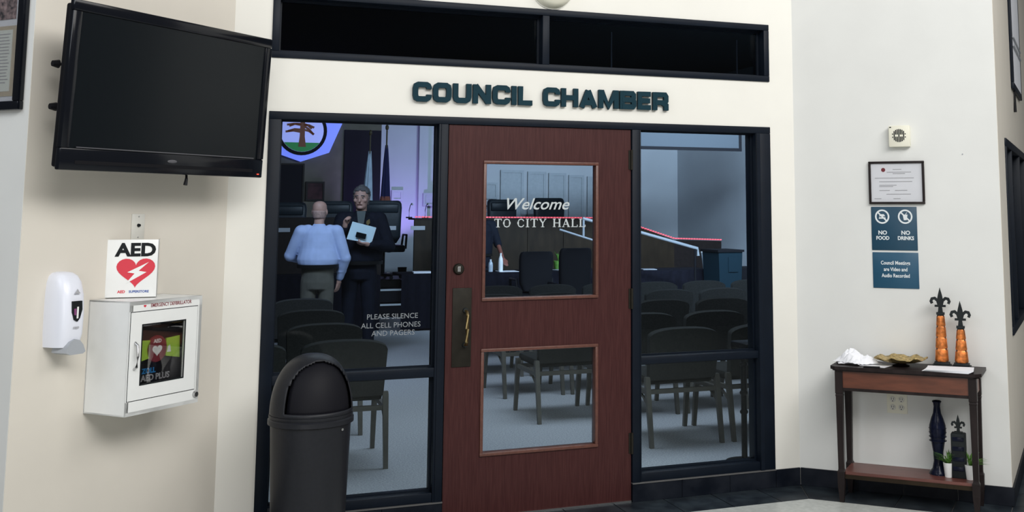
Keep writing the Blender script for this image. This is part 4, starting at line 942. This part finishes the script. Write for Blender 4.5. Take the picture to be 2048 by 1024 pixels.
# black cabinet right
y = 8.0; a, c_ = pt(1436, 500, y), pt(1484, 545, y)
t = thing('lectern_cabinet', 'dark boxy lectern against the blue wall in the right sidelight', 'lectern', ((a.x+c_.x)/2, y, 0)); w = (c_.x-a.x)/2
M_t = M('dark_teal_laminate', (.008, .022, .032), .5)
b = MB(); b.rings([[Vector((-w*.8, 0, 0)), Vector((w*.8, 0, 0)), Vector((w*.8, .45, 0)), Vector((-w*.8, .45, 0))], [Vector((-w, -.02, a.z-.03)), Vector((w, -.02, a.z-.03)), Vector((w, .5, a.z-.03)), Vector((-w, .5, a.z-.03))]]); b.build('body', M_t, t)
MB().box(-w-.02, w+.02, -.04, .52, a.z-.03, a.z).build('top', 'black_matt', t)
MB().box(-w*.2, w*.6, -.03, -.015, .75, a.z-.1).build('inset_panel', M_t, t)
o = MB().box(0, .5, 0, .35, 0, pt(1490, 538, 8.2).z, .01).build('low_cabinet', 'black_matt', None); o.location = (pt(1478, 540, 8.6).x, 8.6, 0); tag(o, 'low black cabinet just right of the dark boxy lectern', 'cabinet')
# pedestal stand just inside right sidelight
t = thing('pedestal_stand', 'small black pedestal table close behind the right sidelight', 'stand', (2.105, .62, 0))
MB().box(-.04, .17, -.11, .11, .715, .755, .01).build('top', 'black', t, 40); MB().cyl((0, 0, .015), (0, 0, .72), .019, .019).build('pole', 'black', t, 40)
b = MB()
for z in (.3, .42, .6): b.lathe([(.019, 0), (.027, .01), (.027, .02), (.019, .03)], 16, c=(0, 0, z))
b.build('collar', 'black', t, 40); MB().lathe([(0, 0), (.12, 0), (.12, .012), (.03, .03), (0, .03)], 24).build('foot', 'black', t, 40)
# lavender wall washer on the dais (real lamp behind the desk)
t = thing('wall_washer', 'small uplight on the dais floor washing the wall lavender', 'lamp', (2.25, 13.3, DZ)); MB().cyl((0, 0, 0), (0, 0, .12), .07, .08).build('lamp_body', 'black', t, 40)
sp = bpy.data.lights.new('washer_light', 'SPOT'); sp.energy = 125; sp.color = (.48, .30, 1); sp.spot_size = R(95); sp.spot_blend = .6; sp.shadow_soft_size = .05
o = bpy.data.objects.new('washer_light', sp); C.objects.link(o); o.location = (2.15, 13.0, DZ+.3); o.rotation_euler = (Vector((2.25, 14, 2.6))-Vector((2.15, 13.0, DZ+.3))).to_track_quat('-Z', 'Y').to_euler()
# ================================================================== PEOPLE
def remesh(b, name, mt, parent, vox=.008, sm=4, label=None):
    o = b.build(name, mt, parent); md = o.modifiers.new('r', 'REMESH'); md.mode = 'VOXEL'; md.voxel_size = vox; md.use_smooth_shade = True
    s2 = o.modifiers.new('s', 'SMOOTH'); s2.iterations = sm; s2.factor = .5
    dg = bpy.context.evaluated_depsgraph_get(); dg.update()
    me = bpy.data.meshes.new_from_object(o.evaluated_get(dg)); o.modifiers.clear(); o.data = me; me.name = name
    for p in me.polygons: p.use_smooth = True
    if label: o['label'] = label
    return o
def hand(b, wr, d, nrm, side, curl=.6, s=1.0):
    """wr wrist, d direction of the hand, nrm palm normal; side +1: thumb on +cross side"""
    wr, d, nrm = Vector(wr), Vector(d).normalized(), Vector(nrm).normalized(); sd = d.cross(nrm).normalized()*side
    nrm = sd.cross(d)*side if False else nrm
    b.cap(wr, wr+d*.03*s, .026*s, .028*s)
    for k, off_ in enumerate((-.027, -.009, .009, .027)): b.cap(wr+d*.02*s+sd*off_*s*.6, wr+d*.085*s+sd*off_*s, .015*s, .0115*s, 10, 3)
    for k, (off_, L_) in enumerate(((.030, .072), (.010, .082), (-.010, .076), (-.029, .060))):
        p = wr+d*.088*s+sd*off_*s; a = 0
        for seg, f in enumerate((.45, .31, .24)):
            a += curl*(.5 if seg == 0 else 1)*.9; dd = (d*math.cos(a)+nrm*math.sin(a)).normalized(); q = p+dd*L_*f*s; b.cap(p, q, .0095*s*(1-.08*seg), .0088*s*(1-.08*seg), 8, 3); p = q
    p = wr+d*.025*s+sd*.024*s; q = p+(d*.6+sd*.75+nrm*.3).normalized()*.04*s; b.cap(p, q, .013*s, .011*s, 8, 3); q2 = q+(d*.9+sd*.15+nrm*.45).normalized()*.032*s; b.cap(q, q2, .0105*s, .0085*s, 8, 3)
def person(label, loc, rz, H, P_, cl, build=1.0, bald=False):
    t = thing('person', label, 'person', loc, rz); k = H/1.75
    V = lambda x, y, z: Vector((x*k, y*k, z*k))
    skin = cl['skin']; b = MB()
    hc = V(0, -.01, 1.635) + Vector(P_.get('headoff', (0, 0, 0))); hm = Matrix.Rotation(P_.get('headturn', 0), 3, 'Z') @ Matrix.Rotation(P_.get('nod', 0), 3, 'X')
    def hp2(x, y, z): return hc + hm @ Vector((x*k, y*k, z*k))
    # head
    rs = []
    for z_, rx, ry, oy in ((-.118, .022, .028, -.035), (-.108, .042, .05, -.028), (-.085, .056, .072, -.014), (-.05, .066, .086, -.002), (-.01, .073, .094, .0), (.03, .077, .098, .004), (.065, .075, .095, .006), (.09, .063, .081, .008), (.107, .043, .058, .008), (.115, .018, .025, .008)):
        rs.append([hp2(rx*math.cos(a), oy+ry*math.sin(a), z_) for a in [2*math.pi*i/24 for i in range(24)]])
    b.rings(rs)
    b.cap(hp2(0, -.094, .012), hp2(0, -.112, -.028), .009*k, .0135*k, 10); b.cap(hp2(-.030, -.084, .026), hp2(.030, -.084, .026), .013*k, .013*k, 10)
    b.cap(hp2(-.02, -.090, -.058), hp2(.02, -.090, -.058), .009*k, .009*k, 10); b.cap(hp2(-.012, -.078, -.093), hp2(.012, -.078, -.093), .017*k, .017*k, 10)
    for s_ in (-1, 1):
        b.ell(hp2(s_*.078, .006, -.005), (.011*k, .02*k, .033*k)); b.ell(hp2(s_*.05, -.066, -.02), (.02*k, .018*k, .02*k))
    b.cap(V(0, .012, 1.46), hp2(0, .016, -.07), .058*k, .054*k)
    # torso and legs (under the clothes)
    T = build
    tors = [(0, 0, .86, .13, .09), (0, 0, .95, .155, .10), (0, 0, 1.05, .145*T, .10*T), (0, -.005, 1.2, .155*T, .105*T), (0, -.005, 1.33, .17, .11), (0, .005, 1.42, .15, .09), (0, .01, 1.47, .08, .06), (0, .01, 1.49, .055, .05)]
    b.loft([(c_[0]*k, c_[1]*k, c_[2]*k, c_[3]*k*.93, c_[4]*k*.93) for c_ in tors])
    for s_ in (-1, 1):
        b.cap(V(s_*.085, 0, .90), V(s_*.1, -.005, .50), .078*k, .052*k); b.cap(V(s_*.1, -.005, .50), V(s_*.105, .01, .09), .05*k, .034*k); b.cap(V(s_*.105, .02, .05), V(s_*.12, -.13, .035), .033*k, .03*k)
    arms = {}
    for s_ in (-1, 1):
        sh = V(s_*.185, .005, 1.415); el, wr, hd, nr, cu = P_[s_]; el, wr = V(*el), V(*wr); arms[s_] = (sh, el, wr)
        b.cap(sh, el, .045*k, .036*k); b.cap(el, wr, .036*k, .026*k)
        hand(b, wr, hd, nr, P_.get('thumb', {-1: 1, 1: 1})[s_], cu, k)
    remesh(b, 'body', skin, t, .0075, 3)
    # eyes, brows, mouth
    for s_ in (-1, 1):
        e = MB().ell(hp2(s_*.031, -.083, .006), (.010*k, .007*k, .0055*k)).build('eye', 'print_grey', t, 60); MB().ell(hp2(s_*.031, -.0905, .006), (.0055*k, .003*k, .0055*k)).build('iris', 'ink', e, 60)
        MB().cap(hp2(s_*.046, -.090, .028), hp2(s_*.018, -.097, .031), .005*k, .005*k, 8).build('eyebrow', cl['hair'], t, 60)
    MB().cap(hp2(-.018, -.0985, -.058), hp2(.018, -.0985, -.058), .0035*k, .0035*k, 8).build('mouth', 'skin_dark', t, 60)
    # hair
    b = MB(); 
    for z_, gx, fy in (((-.055, 1.04, -.02), (-.03, 1.05, -.02), (.0, 1.05, -.015), (.03, 1.05, -.01), (.06, 1.04, -.02 if bald else -.05)) if bald else ((-.055, 1.06, 0), (-.02, 1.06, 0), (.02, 1.06, -.02), (.05, 1.06, -.06), (.08, 1.08, -.11), (.1, 1.12, -.11), (.122, .9, -.11), (.128, .4, -.1))):
        pass
    zs = (-.06, -.045, -.03, -.015, 0) if bald else (-.06, -.03, 0, .03, .06, .085, .105, .118, .124)
    for z_ in zs:
        # radius of skull at this height
        tab = [(-.118, .022, .028), (-.085, .056, .072), (-.05, .066, .086), (-.01, .073, .094), (.03, .077, .098), (.065, .075, .095), (.09, .063, .081), (.107, .043, .058), (.118, .02, .03), (.13, .005, .005)]
        for (a0, r0, q0), (a1, r1, q1) in zip(tab, tab[1:]):
            if a0 <= z_ <= a1: f = (z_-a0)/(a1-a0); rx, ry = r0+(r1-r0)*f, q0+(q1-q0)*f
        th_ = -.004 if bald else .001
        start = R(-12) if z_ < .05 else R(-40) if z_ < .075 else R(-80)
        n = 22; ang = [start+(math.pi-2*start)*i/n for i in range(n+1)]
        for i in range(n):
            a = (ang[i]+ang[i+1])/2
            b.ell(hp2((rx+th_)*math.cos(a)*.97, .006+(ry+th_)*math.sin(a)*.97, z_), (.017*k if not bald else .013*k,)*3, 8)
        if z_ > .1: b.ell(hp2(0, 0, z_-.006), (rx*k+.004, ry*k+.004, .014*k), 12)
    remesh(b, 'hair', cl['hair'], t, .007, 3)
    # shirt
    b = MB(); pf = cl.get('puff', 1.0); zh = cl.get('hem', .97)
    tt = [(0, 0, zh, .155*T*pf, .115*T*pf), (0, 0, zh+.03, .170*T*pf, .125*T*pf), (0, 0, 1.12, .178*T*pf, .128*T*pf), (0, -.005, 1.24, .182*T, .125*T), (0, -.005, 1.34, .19, .125), (0, .005, 1.41, .178, .108), (0, .01, 1.455, .12, .085), (0, .01, 1.485, .068, .064), (0, .01, 1.505, .06, .058)]
    b.loft([tuple(q*k for q in c_) for c_ in tt])
    for s_ in (-1, 1):
        sh, el, wr = arms[s_]; f = cl.get('sleeve', .93); w2 = el.lerp(wr, f)
        b.cap(sh, el, .068*k*pf, .054*k*pf); b.cap(el, w2, .054*k*pf, .038*k*pf); b.ell(el, (.057*k*pf,)*3); b.cap(sh+V(-s_*.07, 0, .025), sh, .058*k, .066*k)
        for j in range(3):
            p = el.lerp(w2, .15+.28*j); b.ell(p, (.052*k*pf, .052*k*pf, .02*k))
    remesh(b, 'shirt', cl['shirt'], t, .009, 3, cl.get('shirt_label'))
    # trousers
    b = MB(); b.loft([tuple(q*k for q in c_) for c_ in [(0, 0, .80, .165, .115), (0, 0, .88, .178, .125), (0, 0, .95, .170, .118), (0, 0, zh+.045, .160*T, .112*T)]])
    for s_ in (-1, 1):
        b.cap(V(s_*.088, 0, .86), V(s_*.1, -.005, .50), .092*k, .072*k); b.cap(V(s_*.1, -.005, .50), V(s_*.105, .005, .10), .07*k, .058*k)
    remesh(b, 'trousers', cl['trousers'], t, .01, 3)
    b = MB(); b.loft([tuple(q*k for q in c_) for c_ in [(0, 0, zh-.015, .174*T*pf, .128*T*pf), (0, 0, zh+.02, .174*T*pf, .128*T*pf)]], 28); b.build('belt', 'shoe', t, 40)
    for s_ in (-1, 1):
        b = MB(); b.cap(V(s_*.105, .05, .045), V(s_*.118, -.10, .038), .042*k, .040*k); b.ell(V(s_*.122, -.145, .033), (.044*k, .06*k, .03*k)); b.box(s_*.11*k-.045*k, s_*.11*k+.045*k, -.19*k, .09*k, 0, .02*k, .006); remesh(b, 'shoe', 'shoe', t, .008, 2)
    return t, k, hp2
# bald man from behind, facing into the chamber
p = pt(636, 527, 6.2)
person('bald man in a pale blue shirt and khaki trousers standing with his back turned', (p.x, 6.2, 0), 180-10, 1.70,
       {1: ((.30, -.06, 1.16), (.20, -.27, 1.10), (-.5, -.7, .0), (0, .2, -1), .7), -1: ((-.285, .0, 1.13), (-.225, -.10, .90), (.15, -.15, -1), (.3, -.2, 0), .5), 'headturn': R(-8)},
       dict(skin='skin', hair='hair_white', shirt='shirt_blue', trousers='khaki', puff=1.16, hem=1.045, sleeve=.9), 1.10, bald=True)
# officer
q = pt(722, 375, 6.5)
of, k, hp2 = person('police officer in a dark navy uniform holding a white folder, facing the bald man', (q.x+.01, 6.5, 0), -8, 1.86,
       {-1: ((-.26, -.06, 1.17), (-.16, -.22, 1.33), (.05, -.35, .9), (.7, -.4, 0), 1.3), 1: ((.29, -.05, 1.14), (.09, -.27, 1.17), (-1, -.25, .05), (0, .3, 1), 1.0), 'headturn': R(-12), 'nod': R(4)},
       dict(skin='skin', hair='hair_grey', shirt='uniform', trousers='uniform', puff=1.2, hem=.97), 1.12)
b = MB(); b.prism([(-.045*k, 1.50*k), (.045*k, 1.50*k), (.03*k, 1.38*k), (0, 1.33*k), (-.03*k, 1.38*k)], -.137*k, -.10*k); b.build('shirt_front', 'undershirt', of)
MB().prism([(.055*k, 1.40*k), (.085*k, 1.42*k), (.09*k, 1.38*k), (.07*k, 1.355*k), (.052*k, 1.375*k)], -.150*k, -.13*k).build('badge', 'brass', of)
b = MB(); b.ell((.235*k, -.03*k, 1.40*k), (.018, .035, .04)); b.build('shoulder_patch', 'folder', of, 60)
# folder & phone held by officer
cs = [pt(a, b_, 6.18) for a, b_ in ((705, 443), (752, 455), (742, 487), (693, 478))]; cc = sum(cs, Vector())/4
t = thing('white_folder', 'white folder held across the officer chest', 'folder', cc)
MB().prism([(v.x-cc.x, v.z-cc.z) for v in cs], -.004, .0).build('cover', 'folder', t); MB().prism([(v.x-cc.x+.004, v.z-cc.z-.003) for v in cs], .001, .012).build('sheets', 'paper', t)
c2 = pt(722, 471, 6.15)
t = thing('mobile_phone', 'black phone held against the white folder', 'phone', c2); MB().box(-.055, .055, -.006, .004, -.028, .028, .005, Matrix.Rotation(R(14), 4, 'Y')).build('phone_body', 'black', t, 40); MB().box(-.05, .05, -.0068, -.005, -.024, .024, 0, Matrix.Rotation(R(14), 4, 'Y')).build('phone_screen', 'screen', t)
# person at staff table, mostly hidden by the door stile
p = pt(961, 450, 9.95)
person('person in dark clothes with bare forearms behind the staff table at the door window', (p.x, 9.95, 0), 10, 1.72,
       {-1: ((-.27, -.02, 1.14), (-.22, -.2, .93), (0, -.6, -.5), (0, -.3, -1), .5), 1: ((.27, -.04, 1.13), (.24, -.28, .93), (0, -.7, -.5), (0, -.3, -1), .4)},
       dict(skin='skin_dark', hair='ink', shirt='uniform', trousers='uniform', sleeve=-.0, puff=1.1), 1.0)
